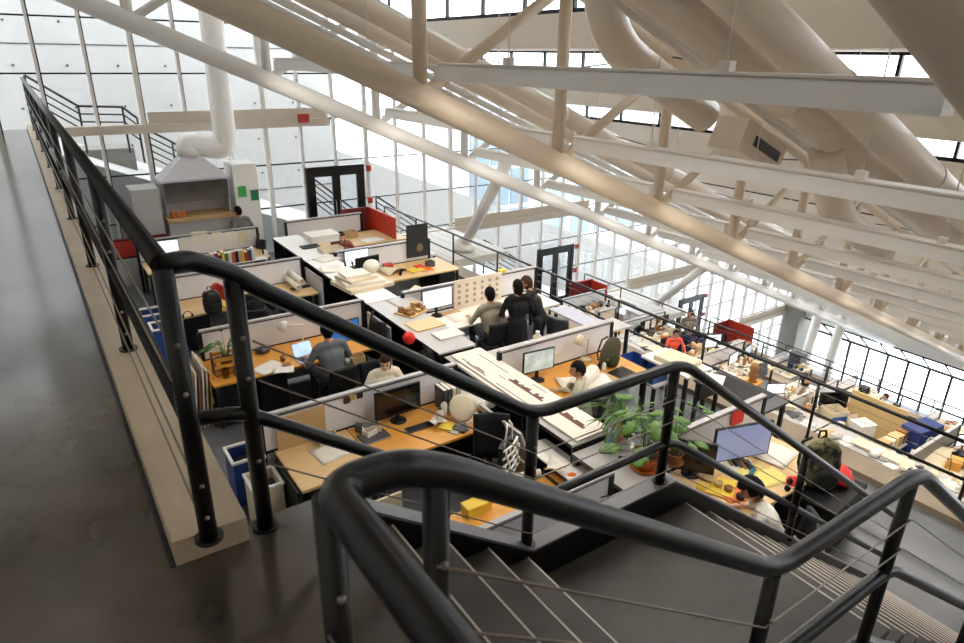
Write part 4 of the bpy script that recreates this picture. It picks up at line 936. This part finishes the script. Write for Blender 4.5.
# plants
plant('big potted plant with split monstera leaves in a terracotta pot on the grey shelf', A1(648, 470, T3)+Vec((.0, .05, 0)), 18, .40, .56, .24, .19, terra, .15, .19, 1, 5)
plant('bushy spider plant in a white pot left of the terracotta pot', A1(633, 450, T3)+Vec((-.02, .12, 0)), 48, .34, .40, .26, .03, white, .10, .16, 0, 8, True, 1.0)
plant('tall trailing plant with broad dark leaves at the right of the terracotta pot', A1(672, 462, T3)+Vec((.0, -.02, 0)), 14, .42, .60, .16, .12, ply, .10, .14, 0, 21)
for i, (px, py, mm, l) in enumerate(((650, 420, mat('bluewhite', 'b9c4dd', .5, 0, .5, 20, c2='4a5f9a'), 'blue and white patterned vase behind the monstera leaves'), (663, 424, mat('salmon', 'd98a6c', .5), 'salmon-coloured vase behind the monstera leaves'))):
    tag(MB().lathe([(.05, 0), (.075, .09), (.07, .18), (.035, .25), (.045, .29), (.04, .29), (.03, .25)], seg=18).build('vase', mm, loc=(4.98+.16*i, 4.55+.05*i, T3)), l, 'vase')
# --- right column: red cubicle
q0 = at(341, 210, y=17.0); 
t = thing('red_cubicle', 'red corner cubicle wall by the railing at the far end of the tray', 'partition', (0, 0, F1))
ya = 16.9; xl = at(341, 222, y=ya).x; xr = at(369, 222, y=ya).x; zt = at(355, 208, y=ya).z-F1; yb = 15.25
MB().bx(xl, xr, ya-.02, ya+.02, 0, zt).build('back_panel', dred, t); MB().bx(xr-.02, xr+.02, yb, ya-.021, 0, zt).build('side_panel', mat('vermilion', 'c9371f', .5, 0, .1, 5), t)
for i in range(2): tag(MB().box((0, 0, 0), (.12, .01, .09)).build('note', cream, loc=(xl+.25+.95*i, ya-.027, F1+zt-.22)), ('left', 'right')[i]+' small pale note on the inside of the red cubicle', 'note')
person('person with brown hair seated low in front of the red cubicle', (6.0, 14.9, F1), 2.8, 'sit', mat('dusty_red', '9a5a4e', .9), None, hair_b, .1, lean=.45); chair('dark chair in front of the red cubicle', (6.0, 14.95, F1), 2.8)
carton('wooden box on the pale desk inside the red cubicle', A1(351, 237), (.3, .24, .16), cork, .2); sheet('white sheet on the desk in the red cubicle', A1(372, 240), .6, .4, paper, .1)
# row of the dark picture
q = at(417, 250, y=13.25); t = thing('picture', 'dark framed picture standing at the end of the partition by the railing', 'picture', (q.x, 13.24, D1+.1)); 
MB().bx(-.28, .28, -.02, .0, 0, .78).build('canvas', mat('dark_canvas', '2a2b2e', .6, 0, .4, 4, c2='121214'), t); MB().ell((.06, -.021, .22), (.09, .006, .10), 14, 8).build('painted_figure', mat('ochre_print', '7d7048', .7, 0, .4, 9), t)
monitor('white monitor with a drawing on screen, on the far right-hand desks', A1(362, 275)+Vec((0, .25, 0)), .05, .6, .36, screen_w); monitor('dark monitor in front of the far white monitor', A1(366, 277)+Vec((.05, .0, 0)), .1, .58, .3, screen_d)
flat_book('yellow folder on the desk by the dark picture', A1(416, 271), (.35, .3, .03), yellow, .2); flat_book('red folder lying on the yellow folder', A1(419, 268)+Vec((0, 0, .032)), (.2, .16, .02), mat('bright_red', 'e02416'), .1); flat_book('orange folder nearest the dark picture', A1(425, 270)+Vec((0.05, 0, 0)), (.25, .3, .025), orange, -.2); carton('small wire basket on the desk below the dark picture', A1(430, 266), (.18, .16, .12), greyd)
tag(MB().box((0, 0, .05), (.2, .14, .1)).build('red_pouch', red, loc=tuple(A1(388, 268))), 'small red pouch in front of the far partition', 'pouch')
sheet('cream cloth heap at the left of the orange topped desk', A1(392, 272), .5, .4, cream, .2, .12)
tag(MB().tube([(0, 0, 0), (.05, .02, .12), (.16, .02, .10)], [.03, .04, .03], 8).build('black_tool', blackmat, loc=tuple(A1(400, 277)+Vec((0, 0, .03)))), 'black hand tool at the front of the orange topped desk', 'tool')
# group of three around the white table
pb = thing('pin_board', 'white pin board with rows of small grey images on the white table', 'board', (at(478, 295, y=10.0).x, 10.0, D1+E_)); w_ = at(502, 290, y=10.0).x-at(455, 290, y=10.0).x; h_ = at(455, 281, y=10).z-D1
MB().bx(-w_/2, w_/2, -.012, .012, 0, h_).build('board', mat('warm_white', 'e9dccb', .6, 0, .05), pb)
for i in range(6):
    for j in range(4): 
        d_ = MB().cyl((-w_*.4+w_*.16*i, -.012, h_*.2+h_*.2*j), (-w_*.4+w_*.16*i, -.0155, h_*.2+h_*.2*j), .036, seg=10).build('pinned_image', mat('grey_image', 'b9aea4', .7, 0, .4, 30), pb)
tag(MB().box((0, 0, .03), (.14, .1, .06)).build('yellow_clip', yellow, loc=(pb.location.x+w_/2+.12, 10.15, F1+1.25+E_)), 'yellow block on the partition corner beside the pin board', 'block')
monitor('white monitor on the table left of the pin board', (at(437, 303, y=9.9).x, 9.9, D1+.01), .03, .66, .38, mat('pale_screen', 'dfe3f2', .25, 0, .1, 3, emit=.6)); board('tan card strip below the white monitor', A1(446, 314), (.6, .12, .02), cork)
sheet('wide plan sheet covering the white table', A1(480, 310), 1.5, .6, mat('cream_print', 'efe4d6'), 0, .006)
person('man in a pale grey jacket seated at the white table with back to the camera', (at(494, 335, z=F1+.6).x-.05, 8.85, F1), -.1, 'sit', mat('pale_jacket', 'a39a86', .9, 0, .25, 12), None, hair_k, lean=.12, size=1.08); chair('black chair of the man in the pale grey jacket', (at(494, 335, z=F1+.6).x-.05, 8.8, F1), -.1)
wx = at(519, 281, z=F1+1.7)
person('woman standing in a long black coat with dark hair, back to the camera', (wx.x, wx.y, F1), -.2, 'stand', darkfab, None, hair_k, .10, lean=.04, look=(.3, .1), skirt=True, hands=[(-.2, .25, 1.05), (.2, .25, 1.0)])
person('person in black leaning over beside the standing woman, light brown hair', (wx.x+.52, wx.y-.0, F1), .5, 'stand', mat('soft_black', '18171a', .9, 0, .3, 30), None, hair_t, .08, lean=.42, look=(.4, 0), hands=[(-.3, .5, .85), (.25, .45, .8)])
chair('empty dark office chair right of the leaning person', (7.55, 8.35, F1), -1.2, greyd)
bottle('white jug standing on the desk behind the partition by the standing woman', (at(537, 345, y=7.35).x, 7.35, D1+.0015+.26), .07, .26, cream, white, 'jug')
desk('grey side table behind the partition with the white jug', 5.25, 8.05, 7.16, 7.62, F1, greyp, (), 1.0)
board('grey slanted drawing table right of the dark chair', (8.0, 8.4, F1+.72), (.5, 1.3, .03), mat('bluegrey', 'a9aab8', .5), .0, 0, .1, 'table_top', 'table')
# man at the photo screen
monitor('monitor showing photographs in front of the man with dark hair', (5.72, 6.82, D1+E_), -.1, .54, .34, mat('photo_screen', 'dfe9e6', .2, 0, .75, 5, c2='3b4a44', emit=.5))
person('man with dark hair in a pale shirt seated in profile at the photo monitor', (5.82, 5.9, F1), .65, 'sit', mat('sage_shirt', 'b9b59a', .9, 0, .15, 20), None, hair_k, lean=.15, look=(.3, .1), skin=skin1); chair('black chair of the man at the photo monitor', (5.82, 5.85, F1), .65)
roll('fat white roll of paper open at the end, on the desk behind the man', A1(592, 392)+Vec((.35, .35, .10)), .7, .11, paper, -1.2); sheet('white curled plan beside the fat paper roll', A1(585, 384), .8, .5, paper, -.4, .04)
desk_lamp('cream desk lamp against the partition by the olive bag', A1(590, 362)+Vec((0, .1, 0)), .2, cream, .2); sheet('tan sheet pinned in front of the partition', (6.2, 7.02, D1+.2), .4, .02, cork)
ob = backpack('olive canvas bag slumped on the desk against the partition', A1(612, 372)+Vec((.05, .2, 0)), .3, olive, mat('olive_dark', '35331f', .9), 1.05)
ob.rotation_euler = (.0, .5, .2)
carton('dark blue crate right of the orange desk by the railing', (7.62, 6.45, F1+.5), (.35, .75, .22), blue, .0); desk('low side table under the blue crate', 7.42, 7.85, 6.0, 6.95, F1, greyp, (), .498)
flat_book('black tablet lying on the orange desk beside the blue crate', A1(621, 373), (.36, .26, .015), blackmat, .1); sheet('tan mat under the black tablet', A1(612, 379), .3, .5, cork, .1, .004)
plant('small green plant on the desk below the olive bag', A1(606, 366), 8, .1, .12, .07, .04, blackmat, .05, .07, 0, 4, False)
for i, (px, py, mm) in enumerate(((601, 365, silver), (604, 369, white), (599, 370, blackmat))): bottle(('silver', 'white', 'black')[i]+' small bottle among the pens below the olive bag', A1(px, py), .03, .14, mm)
# row of the lavender monitor
monitor('wide lavender monitor on the cluttered yellow desk', (6.42, 3.80, D1+E_), -.30, .80, .46, screen_l, stand=.06); monitor('black monitor turned aside left of the lavender monitor', (5.72, 3.95, D1+E_), -.9, .5, .4, screen_d, stand=.05)
board('red and white card pinned on the partition above the lavender monitor', (6.75, 4.115, F1+1.0), (.25, .01, .2), mat('bright_red', 'e02416'), 0)
for i, (px, py, w, d, mm, rz, l) in enumerate(((745, 470, .38, .3, pyel, .3, 'pale yellow sheet at the top of the cluttered desk'), (768, 478, .42, .3, pyel, -.2, 'second pale yellow sheet nearer the black haired person'), (730, 462, .45, .32, paper, .1, 'white sheet with sample strips below the lavender monitor'), (775, 455, .5, .4, paper, .2, 'large white plan at the right end of the cluttered desk'), (722, 488, .4, .28, yellow, .5, 'yellow card at the middle of the cluttered desk'), (735, 496, .3, .22, orange, -.3, 'orange card sheet beside the arm of the black haired person'), (708, 476, .26, .2, cork, .2, 'brown card by the foot of the lavender monitor'), (700, 466, .2, .16, cream, 0, 'cream card near the black monitor'))):
    sheet(l, A1(px, py)+Vec((0, 0, .002*i)), w, d, mm, rz, .012)
for i in range(6): board('thin sample strip lying in the row on the white sheet below the lavender monitor', A1(728+4.5*i, 462+1.0*i)+Vec((0, 0, .02)), (.035, .22, .012), (ply, blackmat, greyd)[i % 3], -.5, name='sample_strip', cat='sample', group='sample strips on the cluttered desk')
for i, (px, py) in enumerate(((718, 487), (728, 492), (740, 500))): tag(MB().lathe([(.045, 0), (.05, .05), (.03, .05), (.028, .005)], seg=14).build('tape_roll', (cork, ply, blackmat)[i], loc=tuple(A1(px, py)+Vec((0, 0, .02)))), ('pale', 'brown', 'black')[i]+' tape roll among the yellow cards', 'tape')
tag(MB().box((0, 0, .02), (.3, .05, .02), rz=.4).build('teal_cutter', mat('teal', '1f7c92', .5), loc=tuple(A1(750, 478)+Vec((0, 0, .015)))), 'teal cutter lying under the pale yellow sheets', 'cutter')
tag(MB().lathe([(.05, 0), (.055, .1), (.05, .1), (.045, .01)], seg=12).build('yellow_cup', yellow, loc=tuple(A1(700, 492))), 'yellow cup at the near edge of the cluttered desk', 'cup')
backpack('black bag at the near edge of the cluttered desk below the yellow cards', (5.75, 2.75, F1+.3), .3, darkfab, None, .8); carton('brown cardboard box on the floor beside the black bag', (6.1, 2.65, F1), (.35, .3, .5), cork, .3)
pz = at(752, 488, z=F1+1.2)
person('person with black hair and white shirt bent over the cluttered desk, arm stretched out', (pz.x+.25, pz.y-.25, F1), .75, 'sit', paper, mat('red_trousers', 'c8281c', .85), hair_k, .0, skin1, .5, (.1, .3), [(-.22, .62, .79), (.2, .45, .79)], bare=True, hair_vol=1.2); chair('black chair of the person with black hair', (pz.x+.27, pz.y-.3, F1), .75, blackmat)
headset('black headphones on the desk right of the black haired person', A1(788, 488)+Vec((0, 0, 0)), blackmat, .4)
t = thing('rucksack_stand', 'black storage trunk beside the stair carrying the camouflage bag', 'trunk', (6.95, 3.02, F1), .1)
MB().bx(-.42, .42, -.32, .32, .04, .62).build('body', blackmat, t); MB().bx(-.43, .43, -.33, .33, .6205, .66).build('lid', blackmat, t)
for s in (-1, 1): MB().bx(s*.36-.04, s*.36+.04, -.3, .3, 0, .0395).build('foot', blackmat, t)
backpack('camouflage rucksack on the black trunk', (6.9, 3.08, F1+.662), -.4, camom, mat('dark_camo', '23271f', .9), 1.3)
o = MB().ell((0, 0, .07), (.22, .12, .07), 14, 8, disp=lambda q, w: w*(1+.1*math.sin(22*q.x))).build('red_jacket', mat('bright_red', 'e02416'), loc=(7.22, 2.95, F1+.662)); o.rotation_euler = (0, 0, .5); o2 = MB().ell((0, 0, .06), (.13, .10, .06), 12, 8).build('baseball_cap', mat('bright_red', 'e02416'), loc=(6.62, 3.2, F1+.662)); tag(o2, 'red cap left of the camouflage rucksack on the trunk', 'cap')
tag(o, 'rolled red quilted jacket beside the camouflage rucksack', 'jacket')
# between the desks and the railing
desk('dark drawing table along the railing, covered by black cutting mats', 7.75, 8.35, 4.35, 5.55, F1, greyd)
board('black cutting mat on the dark drawing table', (8.05, 5.0, D1+E_), (.5, .9, .012), blackmat, .05); sheet('white cut-out paper on the dark drawing table', (7.95, 5.35, D1+.016), .4, .3, paper, .5, .02)
desk('white work table along the railing beyond the blue crate', 7.72, 8.32, 5.65, 6.6, F1, paper)
board('pale lid on the white work table along the railing', (8.02, 6.1, D1+E_), (.45, .6, .08), cream, .1)

for (a_, b_, l) in ((12.25, 13.2, 'frosted side panel at the spine end of the backpack desk'), (9.2, 10.1, 'frosted side panel at the spine end of the laptop desk')):
    MBp = thing('side_panel', l, 'partition', (4.47, (a_+b_)/2, F1)); MB().bx(-.012, .012, -(b_-a_)/2, (b_-a_)/2, .06, 1.0).build('panel', panel_m, MBp); MB().bx(-.02, .02, -(b_-a_)/2, (b_-a_)/2, 1.0, 1.03).build('cap', capm, MBp)
# ------------------------------------------------------------------ second tray of desks, seen beyond the edge railing
def A2(px, py, z=None): return at(px, py, z=D2 if z is None else z)+Vec((0, 0, E_))
for y, x1, l in ((15.9, 16.3, 'white partition on the second tray in front of the second red cubicle'), (13.25, 16.4, 'pale partition on the second tray behind the black desk'), (10.3, 16.5, 'pale partition on the second tray beside the wooden sculpture'), (7.4, 16.4, 'low partition on the second tray behind the black monitor'), (4.62, 16.6, 'grey partition on the second tray right of the navy cabinet')):
    partition(l, 14.25, x1, y, F2, 1.2, gconc if y < 5 else None)
shelf_unit('white topped shelf unit of the second tray, farthest back', 13.45, 14.15, 12.5, 15.6, F2, 1.12, greyp)
shelf_unit('white topped shelf unit of the second tray, second from the back', 13.45, 14.15, 9.35, 12.45, F2, 1.12, greyp)
shelf_unit('white topped shelf unit of the second tray, behind the brown board', 13.45, 14.15, 6.35, 9.3, F2, 1.12, greyp)
shelf_unit('long open shelf unit of the second tray, nearest, with dark books inside', 13.5, 14.15, 3.2, 6.3, F2, 1.12, greyp)
S2t = F2+1.12+E_
desks2 = [(14.3, 16.5, 14.6, 15.8, 'lower farthest white desk', paper), (14.3, 16.4, 12.2, 13.2, 'lower black desk', blackmat), (14.3, 16.5, 10.4, 11.3, 'lower desk by man in red', paper), (14.3, 16.5, 9.2, 10.2, 'lower sculpture desk', wood2), (14.3, 16.4, 7.5, 8.4, 'lower brown-board desk', paper), (14.3, 16.4, 6.78, 7.32, 'lower black-monitor desk', wood2), (14.3, 16.6, 3.4, 4.5, 'lower drawing desk nearest the camera', cream), (14.3, 15.1, 4.75, 5.0, 'lower narrow ledge behind the grey partition', greyp)]
for i, (a, b, c, d, l, m_) in enumerate(desks2): desk('the '+l, a, b, c, d, F2, m_)
ORD = ['first', 'second', 'third', 'fourth', 'fifth', 'sixth', 'seventh', 'eighth', 'ninth', 'tenth', 'eleventh', 'twelfth', 'thirteenth', 'fourteenth']
def clutter(x0, x1, y0, y1, z, n, phrase, seed, kinds, along='x'):
    r = random.Random(seed); cols_ = [(paper, 'white'), (cream, 'cream'), (cork, 'tan'), (ply, 'brown'), (greyd, 'dark grey'), (blackmat, 'black'), (greyp, 'grey'), (pyel, 'pale yellow'), (navy, 'navy'), (wood, 'orange-brown')]
    for i in range(n):
        f = (i+.5)/n
        x, y = (x0+(x1-x0)*f, r.uniform(y0, y1)) if along == 'x' else (r.uniform(x0, x1), y0+(y1-y0)*f)
        k = kinds[r.randrange(len(kinds))]; w = r.choices(range(10), (6, 6, 5, 4, 4, 4, 4, 1, 1, 2))[0]; m_, cn = cols_[w]
        tail = ', %s along %s' % (ORD[i], phrase); p = Vec((x, y, z+E_)); rz = r.uniform(-.6, .6)
        if k == 's': sheet(cn+' sheet of paper'+tail, p, r.uniform(.28, .5), r.uniform(.22, .4), m_, rz, r.uniform(.01, .05))
        elif k == 'b': carton('open '+cn+' box'+tail, p, (r.uniform(.18, .32), r.uniform(.16, .26), r.uniform(.1, .24)), m_, rz)
        elif k == 'l': carton('closed '+cn+' box'+tail, p, (r.uniform(.2, .36), r.uniform(.18, .3), r.uniform(.1, .26)), m_, rz, True)
        elif k == 'm': model(cn+' building model'+tail, p, rz, r.uniform(.3, .46), m_, paper if w else cream, r.randrange(4, 8), r.uniform(.1, .22), seed*31+i)
        elif k == 'r': roll(cn+' paper roll'+tail, p+Vec((.1, .25, .05)), r.uniform(.4, .7), .05, m_, rz*2)
        elif k == 'c': mug(cn+' mug'+tail, p, m_)
        elif k == 'f': flat_book(cn+' folder'+tail, p, (r.uniform(.22, .32), r.uniform(.2, .3), r.uniform(.02, .05)), m_, rz)
        elif k == 't': bottle(cn+' bottle'+tail, p, .035, r.uniform(.18, .26), m_)
        elif k == 'd': desk_lamp(cn+' desk lamp'+tail, p, r.uniform(0, 3), m_, .28)
        elif k == 'n': monitor('monitor'+tail, p, rz, .5, .3, screen_w if i % 2 else screen_d)
        elif k == 'w': o = MB().ell((0, 0, .07), (r.uniform(.12, .2), .11, .07), 12, 8, disp=lambda q, ww: ww*(1+.22*math.sin(8*q.x+i)*math.sin(7*q.y+5*q.z))).build('bundle', m_, loc=p); tag(o, 'crumpled '+cn+' bundle'+tail, 'bundle')
        elif k == 'h': backpack(cn+' bag'+tail, p, rz, m_, None, .8)
for i, (a, b, c, d, l, m_) in enumerate(desks2[:-1]):
    clutter(a+.2, b-.15, c+.18, d-.7*(d-c), D2, 11, 'front of '+l, 100+i, 'ssbmfrcwt'); clutter(a+.25, b-.15, d-.45*(d-c), d-.18, D2, 11, 'back of '+l, 200+i, 'slbmmndwth')
clutter(13.6, 14.0, 12.6, 15.5, S2t, 14, 'lower farthest shelf top from near end', 301, 'ssbmfwlt', 'y'); clutter(13.6, 14.0, 9.45, 12.3, S2t, 13, 'lower second shelf top from near end', 302, 'ssfmbwtc', 'y')
clutter(13.6, 14.0, 6.45, 9.2, S2t, 13, 'lower middle shelf top from near end', 303, 'ssmfbwlt', 'y'); clutter(13.6, 14.0, 3.3, 6.2, S2t, 14, 'lower nearest shelf top from near end', 304, 'ssfwmbtc', 'y')
clutter(13.55, 13.8, 3.4, 6.2, F2+.76, 12, 'inside lower nearest shelf from near end', 305, 'lflfb', 'y'); clutter(13.55, 13.8, 6.5, 9.2, F2+.76, 10, 'inside lower middle shelf from near end', 306, 'lflfb', 'y')
# named things of the second tray
t = thing('red_cubicle', 'red corner cubicle wall on the second tray, farther down the slope', 'partition', (0, 0, F2))
MB().bx(15.35, 16.4, 16.75, 16.79, 0, 1.28).build('back_panel', dred, t); MB().bx(16.4, 16.44, 15.95, 16.79, 0, 1.28).build('side_panel', MATS['vermilion'], t); MB().bx(15.33, 16.46, 16.74, 16.80, 1.281, 1.31).build('cap', red, t)
for i in range(2):
    q = A2(597+9*i, 309+5*i); c = thing('file_cabinet', ('left', 'right')[i]+' grey metal file cabinet in front of the second red cubicle', 'cabinet', (15.3+.42*i, 14.1-.05*i, F2)); MB().bx(-.2, .2, -.25, .25, 0, 1.12).build('body', silver, c)
    for k in range(3): MB().bx(-.18, .18, -.262, -.2505, .06+.35*k, .38+.35*k).build('drawer', greyp, c)
partition('beige divider standing left of the grey file cabinets', 14.3, 15.05, 14.15, F2, 1.3, mat('beige_panel', 'e0cdb8', .6))
t = thing('storage_cupboard', 'wide low white cupboard on the second tray right of the slope rail', 'cupboard', (16.0, 13.75, F2)); MB().bx(-.55, .55, -.3, .3, 0, 1.15).build('body', white, t); MB().bx(-.58, .58, -.32, .32, 1.151, 1.18).build('top', greyp, t)
for s in (-1, 1): MB().bx(s*.28-.26, s*.28+.26, -.315, -.3005, .05, 1.1).build('door', white, t)
board('black board with white notes above the black desk', (15.6, 12.95, D2+E_), (1.3, .03, .46), blackmat)
for i in range(3): tag(MB().box((0, 0, 0), (.2, .004, .28)).build('paper_note', paper, loc=(15.25+.3*i, 12.93, D2+.3)), ('left', 'middle', 'right')[i]+' white note on the black board of the second tray', 'paper')
for i in range(2): q = at(674+9*i, 343+5*i, z=F2+.7); bin_(('left', 'right')[i]+' navy bin at the end of the black desk on the second tray', (16.05+.36*i-.3, 11.75-.1*i, F2), (.34, .36, .9), navy, navy)
tag(MB().ell((0, 0, .06), (.16, .10, .06), 12, 8).build('orange_pouch', orange, loc=A2(664, 338)), 'orange pouch on the black desk of the second tray', 'pouch')
person('man in a red shirt with glasses seated on the second tray, facing the camera', (15.1, 11.75, F2), 2.75, 'sit', mat('coral_shirt', 'e4573f', .85), None, hair_k, lean=.15, skin=skin1, glasses=True); chair('dark chair of the man in the red shirt', (15.1, 11.8, F2), 2.75)
person('person in a wide dark cap and patterned top standing behind the man in red', (16.1, 12.0, F2), 2.6, 'stand', mat('patterned_top', '8f8578', .9, 0, .6, 14, c2='3b3630'), None, hair_k, lean=.0, cap_=mat('dark_cap', '2b241c', .8))
mt = thing('sculpture', 'brown carved wooden sculpture on a square wooden base on the second tray', 'sculpture', tuple(A2(752, 383)), .2)
MB().bx(-.25, .25, -.2, .2, 0, .05).build('base', wood, mt); MB().lathe([(.13, .0505), (.09, .12), (.15, .25), (.10, .36), (.14, .44), (.10, .55), (.05, .6)], seg=9).build('trunk', mat('carved_wood', '9b6b34', .6, 0, .4, 12), mt)
tag(MB().box((0, 0, .2), (.42, .1, .42), taper=.7).build('grey_model', greyd, loc=A2(762, 378)+Vec((.1, .1, 0))), 'dark grey upright model right of the wooden sculpture', 'model')
carton('dark grey storage crate below the wooden sculpture', A2(752, 396)+Vec((-.2, -.25, -.32)), (.6, .45, .3), greyd)
board('tall brown cardboard sheet leaning on the second tray', A2(800, 408), (.5, .02, .5), ply, .3, -.15); board('brown cardboard piece lying before the tall brown sheet', A2(790, 404), (.6, .4, .03), ply, .4)
for i in range(2): tag(MB().cyl((0, 0, 0), (.06*i, .02, .62), .016, seg=8).build('wooden_rod', (cork, cream)[i], loc=A2(806+3*i, 412)), ('brown', 'pale')[i]+' thin rod standing beside the tall brown sheet', 'rod')
tag(MB().ell((0, 0, .08), (.1, .09, .08), 12, 8, disp=lambda q, w: w*(1+.2*math.sin(9*q.x+3)*math.sin(8*q.y))).build('moss_model', mat('lime', 'b9c04a', .8), loc=A2(771, 394)), 'yellow-green lump of modelling moss on the white desk of the second tray', 'model')
carton('dark navy box beside the yellow-green lump', A2(779, 395), (.26, .2, .16), navy, .3, True)
monitor('large black monitor on the second tray, turned to the right', A2(838, 417)+Vec((0, .2, 0)), -.5, .75, .44, screen_d)
b_ = carton('white cardboard box with a blue liner in front of the black monitor', A2(832, 420), (.5, .42, .32), cream, -.4); MB().bx(-.2, .2, -.215, -.2105, .02, .2).build('blue_label', blue, b_); MB().lathe([(.05, 0), (.09, .1), (.085, .1), (.04, .01)], seg=12).build('paper_cup', paper, b_, (0, -.3, 0))
t = thing('wall_screen', 'tall tan board screen standing on the second tray', 'board', (15.75, 6.05, F2), 0); MB().bx(-.02, .02, -.65, .65, .02, 1.38).build('panel', mat('tan_screen', 'd8b981', .6, 0, .1, 3), t)
for s in (-1, 1): MB().bx(-.15, .15, s*.5-.02, s*.5+.02, 0, .0195).build('foot', wood2, t)
carton('white cube box in front of the tall tan board', A2(860, 436), (.42, .36, .34), paper, -.35, True)
board('small white card propped by the cube box', A2(852, 424), (.3, .02, .24), cream, -.3, -.2)
nc = thing('display_cabinet', 'navy blue cabinet with a pale round emblem and a white band', 'cabinet', (15.6, 5.0, F2), -.15); MB().bx(-.42, .42, -.22, .22, 0, 1.28).build('body', mat('royal_navy', '1d3470', .5, 0, .1, 5), nc)
MB().tube([(.11*math.cos(a), -.226, 1.0+.07*math.sin(a)) for a in [PI*.1+2*PI*.8*i/14 for i in range(15)]], .016, 6).build('emblem', paper, nc); MB().bx(-.30, .30, -.224, -.2205, .82, .89).build('white_band', paper, nc)
for i in range(5): carton(('leftmost', 'second', 'middle', 'fourth', 'rightmost')[i]+' small carton in the row left of the navy cabinet', (14.35+.2*i, 5.2, F2+.9), (.17, .2, .26-.03*(i % 2)), (cork, cream, wood2, cork, ply)[i], .05, True)
desk('narrow shelf table carrying the row of small cartons', 14.25, 15.3, 5.05, 5.4, F2, greyp, (), .898)
roll('green tube lying below the row of small cartons', (14.5, 5.6, F2+.82), .7, .05, mat('sage', '9aa27a', .6), 1.4)
sheet('broad wavy drawing at the right edge, before the grey partition', A2(930, 456), 1.1, .7, cream, .25, .1, 'drawing_sheet'); sheet('second wavy drawing lying left of the broad one', A2(905, 468)+Vec((0, 0, .01)), .7, .5, paper, .5, .08, 'drawing_sheet')
board('long white drawing panel on the nearest shelf of the second tray', (13.82, 5.0, S2t+.06), (.34, 1.2, .02), cream, .03); board('long white drawing panel with sketches on the second white shelf', (13.8, 10.6, S2t+.06), (.42, 1.8, .02), cream, -.02)
laptop('open laptop with a pale screen on the second tray, far end', A2(635, 335)+Vec((0, .3, 0)), .2, screen_w)
# ------------------------------------------------------------------ lowest desks in front of the far glass
rows3 = [(22.6, 25.2, 15.0, 16.0, 'lowest tray farthest table'), (22.6, 25.2, 12.4, 13.4, 'lowest tray table by dark case'), (22.6, 25.2, 9.6, 10.6, 'lowest tray middle table'), (22.6, 25.2, 6.6, 7.6, 'lowest tray nearest table')]
for i, (a, b, c, d, l) in enumerate(rows3):
    desk('the pale '+l, a, b, c, d, F3, cream); clutter(a+1.0, b-.15, c+.15, d-.2, D3, 8, l, 400+i, 'slbmmwd'); i and partition('white low partition behind the '+l, 22.6, 25.2, d+.1, F3, 1.15)
t = thing('red_screen', 'red folding screen at the far end of the third tray', 'partition', (25.38, 16.1, F3), .0)
MB().bx(-.02, .02, -.65, .75, 0, 1.4).build('side_panel', red, t); MB().bx(-1.0, -.021, .71, .75, 0, 1.35).build('back_panel', dred, t)
tag(MB().box((0, 0, .25), (.5, .5, .5)).build('dark_case', greyd, loc=(24.9, 13.0, D3+E_)), 'dark square case on the third tray in front of the concrete pier', 'case')
person('person with dark hair seated low on the third tray near the far glass', (24.2, 9.0, F3), .8, 'sit', mat('pale_blue', 'b9cbe0', .9), None, hair_b, lean=.2); chair('dark chair of the person on the third tray', (24.2, 8.95, F3), .8)
# ------------------------------------------------------------------ sky and exposure
w = bpy.data.worlds.new('sky'); scene.world = w; w.use_nodes = True
bg = w.node_tree.nodes['Background']; bg.inputs[0].default_value = (.93, .97, 1, 1); bg.inputs[1].default_value = 3.9
vs = scene.view_settings; vs.view_transform = 'Standard'; vs.look = 'None'; vs.exposure = 0.5; vs.gamma = 1; vs.use_curve_mapping = False
